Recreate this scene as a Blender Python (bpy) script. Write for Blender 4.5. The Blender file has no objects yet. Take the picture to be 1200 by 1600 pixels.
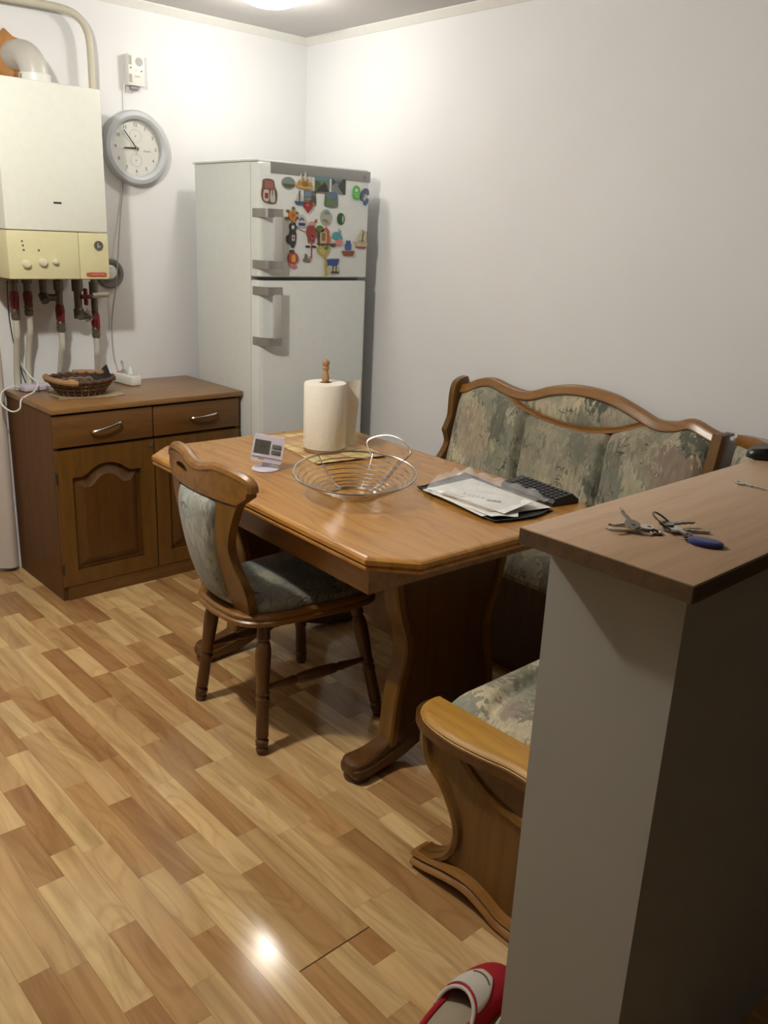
import bpy, bmesh, math, random
from mathutils import Vector, Matrix
C = bpy.context.scene.collection
PI = math.pi
random.seed(7)
# ------------------------------------------------------------------ camera
cam = bpy.data.cameras.new('camera'); co = bpy.data.objects.new('camera', cam); C.objects.link(co)
cr = Vector((0.74190871, -0.66913989, 0.04269975)); cu = Vector((0.17385627, 0.25348665, 0.95158737)); cf = Vector((0.64756888, 0.69856734, -0.30439812))
co.matrix_world = Matrix(((cr.x, cu.x, -cf.x, -2.8027), (cr.y, cu.y, -cf.y, -3.7148), (cr.z, cu.z, -cf.z, 1.4759), (0, 0, 0, 1)))
cam.sensor_fit = 'HORIZONTAL'; cam.sensor_width = 36; cam.lens = 36 * 1346.8 / 1200; cam.clip_start = 0.02
bpy.context.scene.camera = co
# ------------------------------------------------------------------ world, exposure, lamps
w = bpy.data.worlds.new('world'); bpy.context.scene.world = w; w.use_nodes = True
w.node_tree.nodes['Background'].inputs[0].default_value = (0.8, 0.8, 0.85, 1); w.node_tree.nodes['Background'].inputs[1].default_value = 0.0
vs = bpy.context.scene.view_settings
vs.view_transform = 'Standard'; vs.look = 'None'; vs.gamma = 1; vs.use_curve_mapping = False; vs.exposure = 0.42
def lamp(name, loc, power, col, r):
    l = bpy.data.lights.new(name, 'POINT'); l.energy = power; l.color = col; l.shadow_soft_size = r
    o = bpy.data.objects.new(name, l); C.objects.link(o); o.location = loc
L1 = (-0.61, -0.57, 2.22); L2 = (-2.25, -1.65, 2.22)
lamp('lamp_light', (L1[0], L1[1], 2.27), 5.5, (1, 0.96, 0.88), 0.04)
lamp('lamp_light.001', (L2[0], L2[1], 2.20), 54, (1, 0.965, 0.87), 0.04)
H = 2.36
# ------------------------------------------------------------------ helpers
MC = {}
def nt(name):
    m = bpy.data.materials.new(name); m.use_nodes = True
    n = m.node_tree; b = n.nodes['Principled BSDF']; return m, n, b
def plain(col, rough=0.5, metal=0.0, spec=0.5, name=None, emit=0, alpha=1, trans=0, coat=0):
    k = (tuple(col), rough, metal, spec, emit, alpha, trans, coat)
    if k in MC: return MC[k]
    m, n, b = nt(name or 'plain'); c4 = (col[0], col[1], col[2], 1)
    nz = n.nodes.new('ShaderNodeTexNoise'); nz.inputs['Scale'].default_value = 35
    tc = n.nodes.new('ShaderNodeTexCoord'); n.links.new(tc.outputs['Object'], nz.inputs['Vector'])
    mx = n.nodes.new('ShaderNodeMix'); mx.data_type = 'RGBA'
    mx.inputs[6].default_value = (col[0] * .93, col[1] * .93, col[2] * .93, 1); mx.inputs[7].default_value = c4
    n.links.new(nz.outputs['Fac'], mx.inputs[0]); n.links.new(mx.outputs[2], b.inputs['Base Color'])
    b.inputs['Roughness'].default_value = rough; b.inputs['Metallic'].default_value = metal
    b.inputs['Specular IOR Level'].default_value = spec; b.inputs['Alpha'].default_value = alpha
    b.inputs['Transmission Weight'].default_value = trans; b.inputs['Coat Weight'].default_value = coat
    if emit: b.inputs['Emission Color'].default_value = c4; b.inputs['Emission Strength'].default_value = emit
    MC[k] = m; return m
def ramp(n, stops, interp='LINEAR'):
    r = n.nodes.new('ShaderNodeValToRGB'); cr_ = r.color_ramp; cr_.interpolation = interp
    while len(cr_.elements) < len(stops): cr_.elements.new(0.5)
    for e, (p, c) in zip(cr_.elements, stops): e.position = p; e.color = (c[0], c[1], c[2], 1)
    return r
def tex(n, scale, rot=(0, 0, 0), src='Object', rnd=False):
    tc = n.nodes.new('ShaderNodeTexCoord'); mp = n.nodes.new('ShaderNodeMapping')
    n.links.new(tc.outputs[src], mp.inputs['Vector']); mp.inputs['Scale'].default_value = scale; mp.inputs['Rotation'].default_value = rot
    if rnd:
        oi = n.nodes.new('ShaderNodeObjectInfo'); mu = n.nodes.new('ShaderNodeMath'); mu.operation = 'MULTIPLY'; mu.inputs[1].default_value = 91.7
        n.links.new(oi.outputs['Random'], mu.inputs[0])
        cx = n.nodes.new('ShaderNodeCombineXYZ'); n.links.new(mu.outputs[0], cx.inputs[0]); n.links.new(mu.outputs[0], cx.inputs[2])
        n.links.new(cx.outputs[0], mp.inputs['Location'])
    return mp
def noise(n, vec, sc, det=4, dist=0, rough=0.5):
    z = n.nodes.new('ShaderNodeTexNoise'); z.inputs['Scale'].default_value = sc; z.inputs['Detail'].default_value = det
    z.inputs['Distortion'].default_value = dist; z.inputs['Roughness'].default_value = rough
    n.links.new(vec.outputs[0], z.inputs['Vector']); return z
def mixc(n, fac, a, b, mode='MIX'):
    m = n.nodes.new('ShaderNodeMix'); m.data_type = 'RGBA'; m.blend_type = mode
    for i, v in ((0, fac), (6, a), (7, b)):
        if hasattr(v, 'links') or hasattr(v, 'is_linked'): n.links.new(v, m.inputs[i])
        elif i == 0: m.inputs[0].default_value = v
        else: m.inputs[i].default_value = (v[0], v[1], v[2], 1)
    return m.outputs[2]
def bump(n, b, h, s, d=0.002):
    bp = n.nodes.new('ShaderNodeBump'); bp.inputs['Strength'].default_value = s; bp.inputs['Distance'].default_value = d
    n.links.new(h, bp.inputs['Height']); n.links.new(bp.outputs[0], b.inputs['Normal'])
def wood(name, c0, c1, axis='z', sc=1.0, rough=0.35, coat=0.3, fig=0.5, spec=0.5):
    """oak: fine pores stretched along the axis plus flowing growth-ring figure"""
    m, n, b = nt(name); a = 'xyz'.index(axis)
    s = [38 * sc] * 3; s[a] = 2.2 * sc; v = tex(n, s); z = noise(n, v, 1.0, 6, 0.3, 0.65)
    s2 = [7 * sc] * 3; s2[a] = 1.3 * sc; v2 = tex(n, s2); z2 = noise(n, v2, 1.0, 2, 1.0)
    mu = n.nodes.new('ShaderNodeMath'); mu.operation = 'MULTIPLY'; mu.inputs[1].default_value = 9.0; n.links.new(z2.outputs['Fac'], mu.inputs[0])
    fr = n.nodes.new('ShaderNodeMath'); fr.operation = 'PINGPONG'; fr.inputs[1].default_value = 0.5; n.links.new(mu.outputs[0], fr.inputs[0])
    fr2 = n.nodes.new('ShaderNodeMath'); fr2.operation = 'MULTIPLY'; fr2.inputs[1].default_value = 2.0; n.links.new(fr.outputs[0], fr2.inputs[0])
    r1 = ramp(n, [(0.3, c0), (0.62, c1)]); n.links.new(z.outputs['Fac'], r1.inputs[0])
    dk = [x * 0.80 for x in c0]
    r2 = ramp(n, [(0.0, dk), (0.35, c1)]); n.links.new(fr2.outputs[0], r2.inputs[0])
    out = mixc(n, fig * 0.6, r1.outputs[0], r2.outputs[0])
    n.links.new(out, b.inputs['Base Color']); b.inputs['Roughness'].default_value = rough
    b.inputs['Coat Weight'].default_value = coat; b.inputs['Coat Roughness'].default_value = 0.2; b.inputs['Specular IOR Level'].default_value = spec
    bump(n, b, z.outputs['Fac'], 0.12, 0.001); return m
def paintwall(name, col):
    m, n, b = nt(name); v = tex(n, (1, 1, 1)); z = noise(n, v, 2.2, 3); z2 = noise(n, v, 160, 3)
    r = ramp(n, [(0.3, [c * 0.96 for c in col]), (0.7, col)]); n.links.new(z.outputs['Fac'], r.inputs[0])
    n.links.new(r.outputs[0], b.inputs['Base Color']); b.inputs['Roughness'].default_value = 0.7; b.inputs['Specular IOR Level'].default_value = 0.25
    bump(n, b, z2.outputs['Fac'], 0.15, 0.001); return m
def fabric(name, k=1.0, seed=(0, 0, 0), pale=0.0, warm=1.0):
    """upholstery print: large brushed patches of sand, sage, grey-green and mauve with thin dark scribbles"""
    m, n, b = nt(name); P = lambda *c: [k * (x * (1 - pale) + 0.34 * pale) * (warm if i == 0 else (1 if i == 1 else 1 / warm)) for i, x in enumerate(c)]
    v = tex(n, (1, 1, 1), (0.5, 0.0, 0.0)); v.inputs['Location'].default_value = seed
    st = tex(n, (70, 70, 16), (0.62, 0.2, 0.1)); stn = noise(n, st, 1.0, 3)
    wob = noise(n, v, 9, 2, 0.3)
    def patches(sc, stops, w1, w2):
        mp = n.nodes.new('ShaderNodeMapping'); n.links.new(v.outputs[0], mp.inputs['Vector']); mp.inputs['Scale'].default_value = sc
        m1 = n.nodes.new('ShaderNodeVectorMath'); m1.operation = 'MULTIPLY_ADD'; n.links.new(wob.outputs['Color'], m1.inputs[0]); m1.inputs[1].default_value = (w1,) * 3; n.links.new(mp.outputs[0], m1.inputs[2])
        m2 = n.nodes.new('ShaderNodeVectorMath'); m2.operation = 'MULTIPLY_ADD'; n.links.new(stn.outputs['Color'], m2.inputs[0]); m2.inputs[1].default_value = (w2,) * 3; n.links.new(m1.outputs[0], m2.inputs[2])
        vo = n.nodes.new('ShaderNodeTexVoronoi'); vo.feature = 'SMOOTH_F1'; vo.inputs['Smoothness'].default_value = 0.22; vo.inputs['Scale'].default_value = 1; n.links.new(m2.outputs[0], vo.inputs['Vector'])
        sp = n.nodes.new('ShaderNodeSeparateColor'); n.links.new(vo.outputs['Color'], sp.inputs[0]); r = ramp(n, stops, 'EASE'); n.links.new(sp.outputs[0], r.inputs[0]); return r.outputs[0], sp.outputs[1]
    c1, g1 = patches((7.5, 7.5, 3.8), [(.12, P(.17, .17, .13)), (.3, P(.42, .37, .26)), (.42, P(.27, .255, .185)), (.55, P(.56, .49, .34)), (.68, P(.30, .225, .175)), (.8, P(.29, .30, .245)), (.92, P(.13, .135, .105))], .7, .95)
    c2, g2 = patches((16, 16, 8), [(.2, P(.16, .165, .13)), (.35, P(.33, .325, .24)), (.55, P(.58, .52, .37)), (.75, P(.34, .27, .215)), (.9, P(.26, .27, .22))], .7, 1.5)
    gt0 = ramp(n, [(.45, (0, 0, 0)), (.6, (1, 1, 1))]); n.links.new(g2, gt0.inputs[0])
    mm0 = n.nodes.new('ShaderNodeMath'); mm0.operation = 'MULTIPLY'; mm0.inputs[1].default_value = .65; n.links.new(gt0.outputs[0], mm0.inputs[0])
    base = mixc(n, mm0.outputs[0], c1, c2)
    r3 = ramp(n, [(0.35, (0.84, 0.84, 0.84)), (0.65, (1.1, 1.1, 1.08))]); n.links.new(stn.outputs['Fac'], r3.inputs[0]); base = mixc(n, 1.0, base, r3.outputs[0], 'MULTIPLY')
    z4 = noise(n, v, 15, 2.5, 0.8)
    sb = n.nodes.new('ShaderNodeMath'); sb.operation = 'SUBTRACT'; sb.inputs[1].default_value = 0.5; n.links.new(z4.outputs['Fac'], sb.inputs[0])
    ab = n.nodes.new('ShaderNodeMath'); ab.operation = 'ABSOLUTE'; n.links.new(sb.outputs[0], ab.inputs[0])
    lt = n.nodes.new('ShaderNodeMath'); lt.operation = 'LESS_THAN'; lt.inputs[1].default_value = 0.011; n.links.new(ab.outputs[0], lt.inputs[0])
    z5 = noise(n, v, 7.5, 1); gt = n.nodes.new('ShaderNodeMath'); gt.operation = 'GREATER_THAN'; gt.inputs[1].default_value = 0.57; n.links.new(z5.outputs['Fac'], gt.inputs[0])
    mm = n.nodes.new('ShaderNodeMath'); mm.operation = 'MULTIPLY'; n.links.new(lt.outputs[0], mm.inputs[0]); n.links.new(gt.outputs[0], mm.inputs[1])
    m2 = n.nodes.new('ShaderNodeMath'); m2.operation = 'MULTIPLY'; m2.inputs[1].default_value = 0.75; n.links.new(mm.outputs[0], m2.inputs[0])
    base = mixc(n, m2.outputs[0], base, (0.06 * k, 0.055 * k, 0.045 * k))
    n.links.new(base, b.inputs['Base Color']); b.inputs['Roughness'].default_value = 0.85; b.inputs['Specular IOR Level'].default_value = 0.2
    b.inputs['Sheen Weight'].default_value = 0.2
    v6 = tex(n, (1, 1, 1)); z6 = noise(n, v6, 420, 2); bump(n, b, z6.outputs['Fac'], 0.25, 0.001); return m

def V(*a): return Vector(a)
def basis(d):
    d = Vector(d).normalized(); a = Vector((0, 0, 1)) if abs(d.z) < 0.9 else Vector((1, 0, 0))
    u = d.cross(a).normalized(); return u, u.cross(d).normalized() * -1
class B:
    def __init__(s): s.v = []; s.f = []
    def add(s, vs, fs):
        o = len(s.v); s.v += [tuple(x) for x in vs]; s.f += [tuple(i + o for i in f) for f in fs]; return s
    def box(s, x0, x1, y0, y1, z0, z1, bev=0):
        if bev:
            bm = bmesh.new(); bmesh.ops.create_cube(bm, size=1)
            for v in bm.verts: v.co = V(x0 + (v.co.x + .5) * (x1 - x0), y0 + (v.co.y + .5) * (y1 - y0), z0 + (v.co.z + .5) * (z1 - z0))
            bmesh.ops.bevel(bm, geom=bm.edges[:], offset=bev, segments=2, profile=0.5, affect='EDGES')
            bm.verts.index_update(); s.add([v.co for v in bm.verts], [[v.index for v in f.verts] for f in bm.faces]); bm.free(); return s
        return s.add([(x, y, z) for x in (x0, x1) for y in (y0, y1) for z in (z0, z1)], [(0, 1, 3, 2), (4, 6, 7, 5), (0, 4, 5, 1), (2, 3, 7, 6), (0, 2, 6, 4), (1, 5, 7, 3)])
    def rings(s, rs, cap=True, closed=True, loop=False):
        n = len(rs[0]); vs = [p for r in rs for p in r]; fs = []
        m = len(rs)
        for i in range(m if loop else m - 1):
            for j in range(n if closed else n - 1):
                a = i * n + j; b2 = i * n + (j + 1) % n; c = ((i + 1) % m) * n + (j + 1) % n; d = ((i + 1) % m) * n + j; fs.append((a, b2, c, d))
        if cap and not loop: fs.append(tuple(range(n))[::-1]); fs.append(tuple(range((m - 1) * n, m * n)))
        return s.add(vs, fs)
    def lathe(s, prof, o=(0, 0, 0), n=20, axis=(0, 0, 1), cap=True):
        u, w_ = basis(axis); d = Vector(axis).normalized(); o = Vector(o)
        return s.rings([[o + d * z + (u * math.cos(2 * PI * k / n) + w_ * math.sin(2 * PI * k / n)) * r for k in range(n)] for r, z in prof], cap)
    def cyl(s, p0, p1, r0, r1=None, n=14):
        r1 = r0 if r1 is None else r1; d = Vector(p1) - Vector(p0); return s.lathe([(r0, 0), (r1, d.length)], p0, n, d)
    def turned(s, p0, p1, prof, n=14):
        d = Vector(p1) - Vector(p0); return s.lathe([(r, t * d.length) for t, r in prof], p0, n, d)
    def tube(s, pts, r, n=8, loop=False, rf=None):
        pts = [Vector(p) for p in pts]; m = len(pts); rs = []; pu = None
        for i, p in enumerate(pts):
            t = (pts[(i + 1) % m] - pts[i - 1]) if loop else (pts[min(i + 1, m - 1)] - pts[max(i - 1, 0)])
            t.normalize()
            if pu is None: u = basis(t)[0]
            else:
                u = pu - t * pu.dot(t); u.normalize()
            pu = u; w_ = t.cross(u); rr = rf(i / (m - 1)) * r if rf else r
            rs.append([p + (u * math.cos(2 * PI * k / n) + w_ * math.sin(2 * PI * k / n)) * rr for k in range(n)])
        return s.rings(rs, not loop, True, loop)
    def prism(s, poly, h0, h1, plane='xy'):
        def P(a, b_, h): return (a, b_, h) if plane == 'xy' else ((a, h, b_) if plane == 'xz' else (h, a, b_))
        n = len(poly); vs = [P(a, b_, h0) for a, b_ in poly] + [P(a, b_, h1) for a, b_ in poly]
        return s.add(vs, [tuple(range(n))[::-1], tuple(range(n, 2 * n))] + [(i, (i + 1) % n, n + (i + 1) % n, n + i) for i in range(n)])
    def sweep(s, path, prof, up, loop=False):
        """profile (a along the side vector, b along up) swept on a path in the plane normal to up"""
        path = [Vector(p) for p in path]; up = Vector(up).normalized(); m = len(path); rs = []
        for i, p in enumerate(path):
            t = (path[(i + 1) % m] - path[i - 1]) if loop else (path[min(i + 1, m - 1)] - path[max(i - 1, 0)])
            t -= up * t.dot(up); t.normalize(); sd = up.cross(t)
            rs.append([p + sd * a + up * b_ for a, b_ in prof])
        return s.rings(rs, not loop, True, loop)
    def grid(s, fn, nu, nv, thick=None):
        vs = [fn(i / nu, j / nv) for i in range(nu + 1) for j in range(nv + 1)]
        fs = [(i * (nv + 1) + j, (i + 1) * (nv + 1) + j, (i + 1) * (nv + 1) + j + 1, i * (nv + 1) + j + 1) for i in range(nu) for j in range(nv)]
        if thick:
            t = Vector(thick); n0 = len(vs); vs += [tuple(Vector(p) + t) for p in vs]; fs += [tuple(i + n0 for i in f[::-1]) for f in fs[:]]
            W = nv + 1; rim = [j for j in range(nv + 1)] + [i * W + nv for i in range(1, nu + 1)] + [nu * W + j for j in range(nv - 1, -1, -1)] + [i * W for i in range(nu - 1, 0, -1)]
            fs += [(rim[k], rim[(k + 1) % len(rim)], rim[(k + 1) % len(rim)] + n0, rim[k] + n0) for k in range(len(rim))]
        return s.add(vs, fs)
    def build(s, name, mat, parent=None, ang=35, mtx=None, label=None):
        me = bpy.data.meshes.new(name); vs = s.v
        if mtx is not None: vs = [tuple(mtx @ Vector(v)) for v in vs]
        me.from_pydata(vs, [], s.f)
        bm = bmesh.new(); bm.from_mesh(me); bmesh.ops.recalc_face_normals(bm, faces=bm.faces); bm.to_mesh(me); bm.free()
        for p in me.polygons: p.use_smooth = True
        me.set_sharp_from_angle(angle=math.radians(ang)); me.materials.append(mat)
        o = bpy.data.objects.new(name, me); C.objects.link(o)
        if parent is not None: o.parent = parent
        if label: o['label'] = label
        return o
def tag(o, label, cat, group=None):
    o['label'] = label; o['category'] = cat
    if group: o['group'] = group
    return o
def thing(name, label, cat, loc=(0, 0, 0), rz=0, group=None, rot=None):
    o = bpy.data.objects.new(name, None); C.objects.link(o); o.empty_display_size = 0.05
    o.location = loc; o.rotation_euler = rot or (0, 0, rz); return tag(o, label, cat, group)
def struct(o): o['kind'] = 'structure'; return o
def smooth(pts, k=4, loop=False):
    """Catmull-Rom through points of any dimension"""
    m = len(pts); out = []
    for i in range(m if loop else m - 1):
        g = (lambda j: pts[j % m]) if loop else (lambda j: pts[max(0, min(m - 1, j))])
        a, b_, c, d = g(i - 1), g(i), g(i + 1), g(i + 2)
        for q in range(k):
            t = q / k; out.append(tuple(0.5 * (2 * b_[e] + (c[e] - a[e]) * t + (2 * a[e] - 5 * b_[e] + 4 * c[e] - d[e]) * t * t + (3 * b_[e] - a[e] - 3 * c[e] + d[e]) * t ** 3) for e in range(len(b_))))
    if not loop: out.append(tuple(pts[-1]))
    return out
def interp(tab, x):
    if x <= tab[0][0]: return tab[0][1]
    for (a, fa), (b_, fb) in zip(tab, tab[1:]):
        if x <= b_: return fa + (fb - fa) * (x - a) / (b_ - a)
    return tab[-1][1]
def circ(r, n=24, c=(0, 0, 0), ax='z'):
    f = {'z': lambda a, b_: (c[0] + a, c[1] + b_, c[2]), 'y': lambda a, b_: (c[0] + a, c[1], c[2] + b_), 'x': lambda a, b_: (c[0], c[1] + a, c[2] + b_)}[ax]
    return [f(r * math.cos(2 * PI * k / n), r * math.sin(2 * PI * k / n)) for k in range(n)]
def text(name, s_, size, mat, parent, loc, rot, ext=0.0003, align='CENTER'):
    cu_ = bpy.data.curves.new(name, 'FONT'); cu_.body = s_; cu_.size = size; cu_.align_x = align; cu_.align_y = 'CENTER'; cu_.extrude = ext
    t = bpy.data.objects.new(name, cu_); C.objects.link(t); bpy.context.view_layer.update()
    me = bpy.data.meshes.new_from_object(t.evaluated_get(bpy.context.evaluated_depsgraph_get())); bpy.data.objects.remove(t)
    me.materials.clear(); me.materials.append(mat)
    o = bpy.data.objects.new(name, me); C.objects.link(o); o.parent = parent; o.location = loc; o.rotation_euler = rot; return o
# ------------------------------------------------------------------ materials
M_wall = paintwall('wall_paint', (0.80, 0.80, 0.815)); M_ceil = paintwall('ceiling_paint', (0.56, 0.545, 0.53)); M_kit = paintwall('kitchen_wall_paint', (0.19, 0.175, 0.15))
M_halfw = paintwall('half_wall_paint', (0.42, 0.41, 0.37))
M_trim = plain((0.78, 0.77, 0.73), 0.5)
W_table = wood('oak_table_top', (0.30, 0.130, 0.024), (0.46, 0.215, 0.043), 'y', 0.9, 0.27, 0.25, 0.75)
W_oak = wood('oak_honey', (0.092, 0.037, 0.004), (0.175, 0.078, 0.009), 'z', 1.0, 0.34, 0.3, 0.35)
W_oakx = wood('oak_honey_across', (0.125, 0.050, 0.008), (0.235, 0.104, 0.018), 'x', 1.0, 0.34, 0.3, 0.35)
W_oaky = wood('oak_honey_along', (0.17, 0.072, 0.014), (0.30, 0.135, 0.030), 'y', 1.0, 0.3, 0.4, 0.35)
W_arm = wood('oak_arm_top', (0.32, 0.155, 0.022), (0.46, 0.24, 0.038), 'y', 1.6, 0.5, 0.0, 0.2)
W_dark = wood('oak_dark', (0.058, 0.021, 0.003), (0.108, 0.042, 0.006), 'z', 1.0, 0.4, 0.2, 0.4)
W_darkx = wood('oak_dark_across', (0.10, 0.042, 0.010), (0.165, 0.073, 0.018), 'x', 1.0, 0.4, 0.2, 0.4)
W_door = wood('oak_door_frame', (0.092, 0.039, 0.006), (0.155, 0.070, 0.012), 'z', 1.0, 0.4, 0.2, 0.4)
W_side = wood('cabinet_side_laminate', (0.100, 0.042, 0.012), (0.138, 0.060, 0.018), 'z', 0.8, 0.5, 0.0, 0.15, spec=0.25)
W_cabtop = wood('cabinet_top_wood', (0.21, 0.105, 0.035), (0.29, 0.155, 0.058), 'x', 0.8, 0.35, 0.2, 0.5)
W_count = wood('counter_laminate', (0.38, 0.24, 0.145), (0.46, 0.305, 0.19), 'x', 1.4, 0.38, 0.1, 0.15)
W_cedge = wood('counter_edge', (0.085, 0.05, 0.025), (0.15, 0.085, 0.04), 'x', 1.4, 0.5, 0.0, 0.2)
F1 = fabric('upholstery_print', 0.98)
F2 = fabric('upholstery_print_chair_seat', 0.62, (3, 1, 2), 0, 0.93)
F3 = fabric('upholstery_print_chair_back', 0.92, (5, 2, 7), 0.3, 0.95)
M_white = plain((0.80, 0.80, 0.76), 0.35); M_fridge = plain((0.73, 0.755, 0.735), 0.35, name='fridge_enamel'); M_silver = plain((0.36, 0.35, 0.33), 0.35, 0.5); M_grey = plain((0.30, 0.30, 0.30), 0.4)
M_chrome = plain((0.72, 0.70, 0.67), 0.18, 1.0, name='chrome'); M_steel = plain((0.55, 0.52, 0.48), 0.3, 1.0); M_dark = plain((0.02, 0.02, 0.022), 0.4); M_black = plain((0.008, 0.008, 0.009), 0.5)
M_brass = plain((0.16, 0.14, 0.11), 0.45, 0.6); M_red = plain((0.16, 0.012, 0.016), 0.4)
# ------------------------------------------------------------------ room shell
def wallbox(name, mat, *a): return struct(B().box(*a).build(name, mat))
wallbox('wall_back', M_wall, -4.2, 0.1, 0.0, 0.1, -0.05, H)
wallbox('wall_right', M_wall, 0.0, 0.1, -3.28, 0.0, -0.05, H); wallbox('wall_kitchen', M_kit, 0.0, 0.1, -5.6, -3.28, -0.05, H)
wallbox('wall_left', M_kit, -4.3, -4.2, -5.6, 0.1, -0.05, H)
wallbox('wall_front', M_kit, -4.3, 0.1, -5.7, -5.6, -0.05, H)
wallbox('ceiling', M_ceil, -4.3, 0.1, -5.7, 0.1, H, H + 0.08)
# half wall that divides the dining corner from the kitchen
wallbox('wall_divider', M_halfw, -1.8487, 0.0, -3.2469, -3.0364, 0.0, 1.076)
cove = [(0, 0), (0.0, 0.030), (0.005, 0.030), (0.012, 0.022), (0.022, 0.012), (0.030, 0.005), (0.030, 0.0)]
struct(B().sweep([(0.0, 0.0, H), (-4.2, 0.0, H)], [(a, -b_) for a, b_ in cove], (0, 0, 1)).build('trim_1', M_trim))
struct(B().sweep([(0.0, 0.0, H), (0.0, -5.6, H)], [(-a, -b_) for a, b_ in cove], (0, 0, 1)).build('trim_2', M_trim))
# ------------------------------------------------------------------ laminate floor, strip by strip
def plank_mat():
    m, n, b = nt('laminate_strip'); oi = n.nodes.new('ShaderNodeObjectInfo')
    v = tex(n, (26, 2.0, 1), rnd=True); z = noise(n, v, 1.0, 5, 0.5, 0.6)
    v2 = tex(n, (9, 1.5, 1), rnd=True); z2 = noise(n, v2, 1.0, 1, 0.6)
    mu = n.nodes.new('ShaderNodeMath'); mu.operation = 'MULTIPLY'; mu.inputs[1].default_value = 9; n.links.new(z2.outputs['Fac'], mu.inputs[0])
    pp = n.nodes.new('ShaderNodeMath'); pp.operation = 'PINGPONG'; pp.inputs[1].default_value = 0.5; n.links.new(mu.outputs[0], pp.inputs[0])
    r1 = ramp(n, [(0.28, (0.68, 0.60, 0.52)), (0.5, (0.98, 0.96, 0.94)), (0.65, (1.10, 1.09, 1.07))]); n.links.new(z.outputs['Fac'], r1.inputs[0])
    r2 = ramp(n, [(0.0, (0.80, 0.72, 0.66)), (0.25, (1, 1, 1))]); n.links.new(pp.outputs[0], r2.inputs[0])
    g = mixc(n, 0.65, (1, 1, 1), r2.outputs[0], 'MIX')
    c = mixc(n, 1.0, oi.outputs['Color'], r1.outputs[0], 'MULTIPLY'); c = mixc(n, 0.8, c, g, 'MULTIPLY')
    n.links.new(c, b.inputs['Base Color']); b.inputs['Roughness'].default_value = 0.13; b.inputs['Specular IOR Level'].default_value = 0.45
    return m
M_plank = plank_mat()
flo = struct(B().box(-4.2, 0, -5.6, 0, -0.05, -0.006).build('floor', M_dark))
tones = [((0.63, 0.44, 0.215), 5), ((0.52, 0.335, 0.155), 4), ((0.43, 0.25, 0.105), 4), ((0.36, 0.195, 0.08), 3), ((0.58, 0.39, 0.185), 4)]
pool = [c for c, k in tones for _ in range(k)]
def floor_strips():
    sw = 0.065; x0 = -1.931; rest = {}
    ncol0 = -35; cnt = 0; last = None; now = []
    for col in range(ncol0, 30):
        xa = x0 + col * sw; xb = xa + sw
        if xb > 0.0: xb = 0.0
        if xa >= -0.01 or xa < -4.2: continue
        prev = now
        ys = [-5.6 + random.random() * 0.3]
        while ys[-1] < 0:
            nx = ys[-1] + random.choice((0.24, 0.32, 0.38, 0.44, 0.52))
            if 0 <= col <= 2 and ys[-1] < -2.576 < nx: nx = -2.576
            ys.append(nx)
        ys[0] = -5.6; now = []
        for ya, yb in zip(ys, ys[1:]):
            yb = min(yb, 0.0)
            if yb - ya < 0.01: continue
            c = random.choice(pool)
            nb = [q for qa, qb, q in prev if qa < yb - .03 and qb > ya + .03]
            for _ in range(12):
                if c != last and (pool.index(c) > 4 or random.random() < .8) and c not in nb: break
                c = random.choice(pool)
            last = c; now.append((ya, yb, c)); f = random.uniform(0.92, 1.08); c = tuple(q * f for q in c)
            g = 0.0002; gy = 0.003 if (0 <= col <= 2 and abs(yb + 2.576) < 1e-4) else g
            cx, cy = (xa + xb) / 2, (ya + yb) / 2
            # inside the part of the floor that the room leaves open to view
            dx, dy = cx + 2.80, cy + 3.71; dep = 0.6476 * dx + 0.6986 * dy + 0.449; sx = (0.7419 * dx - 0.6691 * dy - 0.063) / dep
            sy = (0.1739 * dx + 0.2535 * dy - 1.404) / dep
            vis = dep > 0 and -0.50 < sx < 0.34 and sy > -0.66 and not (cx > -0.95 and cy > -1.0) and cx < -0.55 and not (cx > -1.50 and cy > -0.44) and not (cx > -1.42 and cy < -2.5)
            box = B().box(xa + g - cx, xb - g - cx, ya + g - cy, yb - gy - cy, -0.006, 0.0)
            if vis and cnt < 298:
                o = box.build('plank', M_plank, flo); o.location = (cx, cy, 0); o.color = (*c, 1); cnt += 1
            else:
                rest.setdefault(pool.index(min(pool, key=lambda q: sum((a - b_) ** 2 for a, b_ in zip(q, c)))), []).append((xa + g, xb - g, ya + g, yb - gy))
    for i, (k, bs) in enumerate(rest.items()):
        q = B()
        for b_ in bs: q.box(*b_, -0.006, 0.0)
        o = q.build('distant_planks', M_plank, flo); o.color = (*pool[k], 1); o['kind'] = 'stuff'
    return cnt
print('strips', floor_strips())
# ------------------------------------------------------------------ ceiling lamps
def ceiling_lamp(loc, label, cat='ceiling lamp'):
    t = thing('ceiling_lamp', label, cat, (loc[0], loc[1], H))
    B().lathe([(0.13, -0.0), (0.13, -0.008), (0.12, -0.010)], n=32).build('ceiling_plate', M_trim, t)
    B().lathe([(0.118, -0.0102), (0.117, -0.02), (0.105, -0.034), (0.075, -0.045), (0.035, -0.050), (0.0001, -0.051)], n=28).build('glass_dome', plain((1, 0.95, 0.85), 0.4, emit=7), t)
ceiling_lamp(L1, 'small round glowing ceiling lamp above the white fridge')
ceiling_lamp(L2, 'small round ceiling lamp on the kitchen side of the room')
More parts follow.
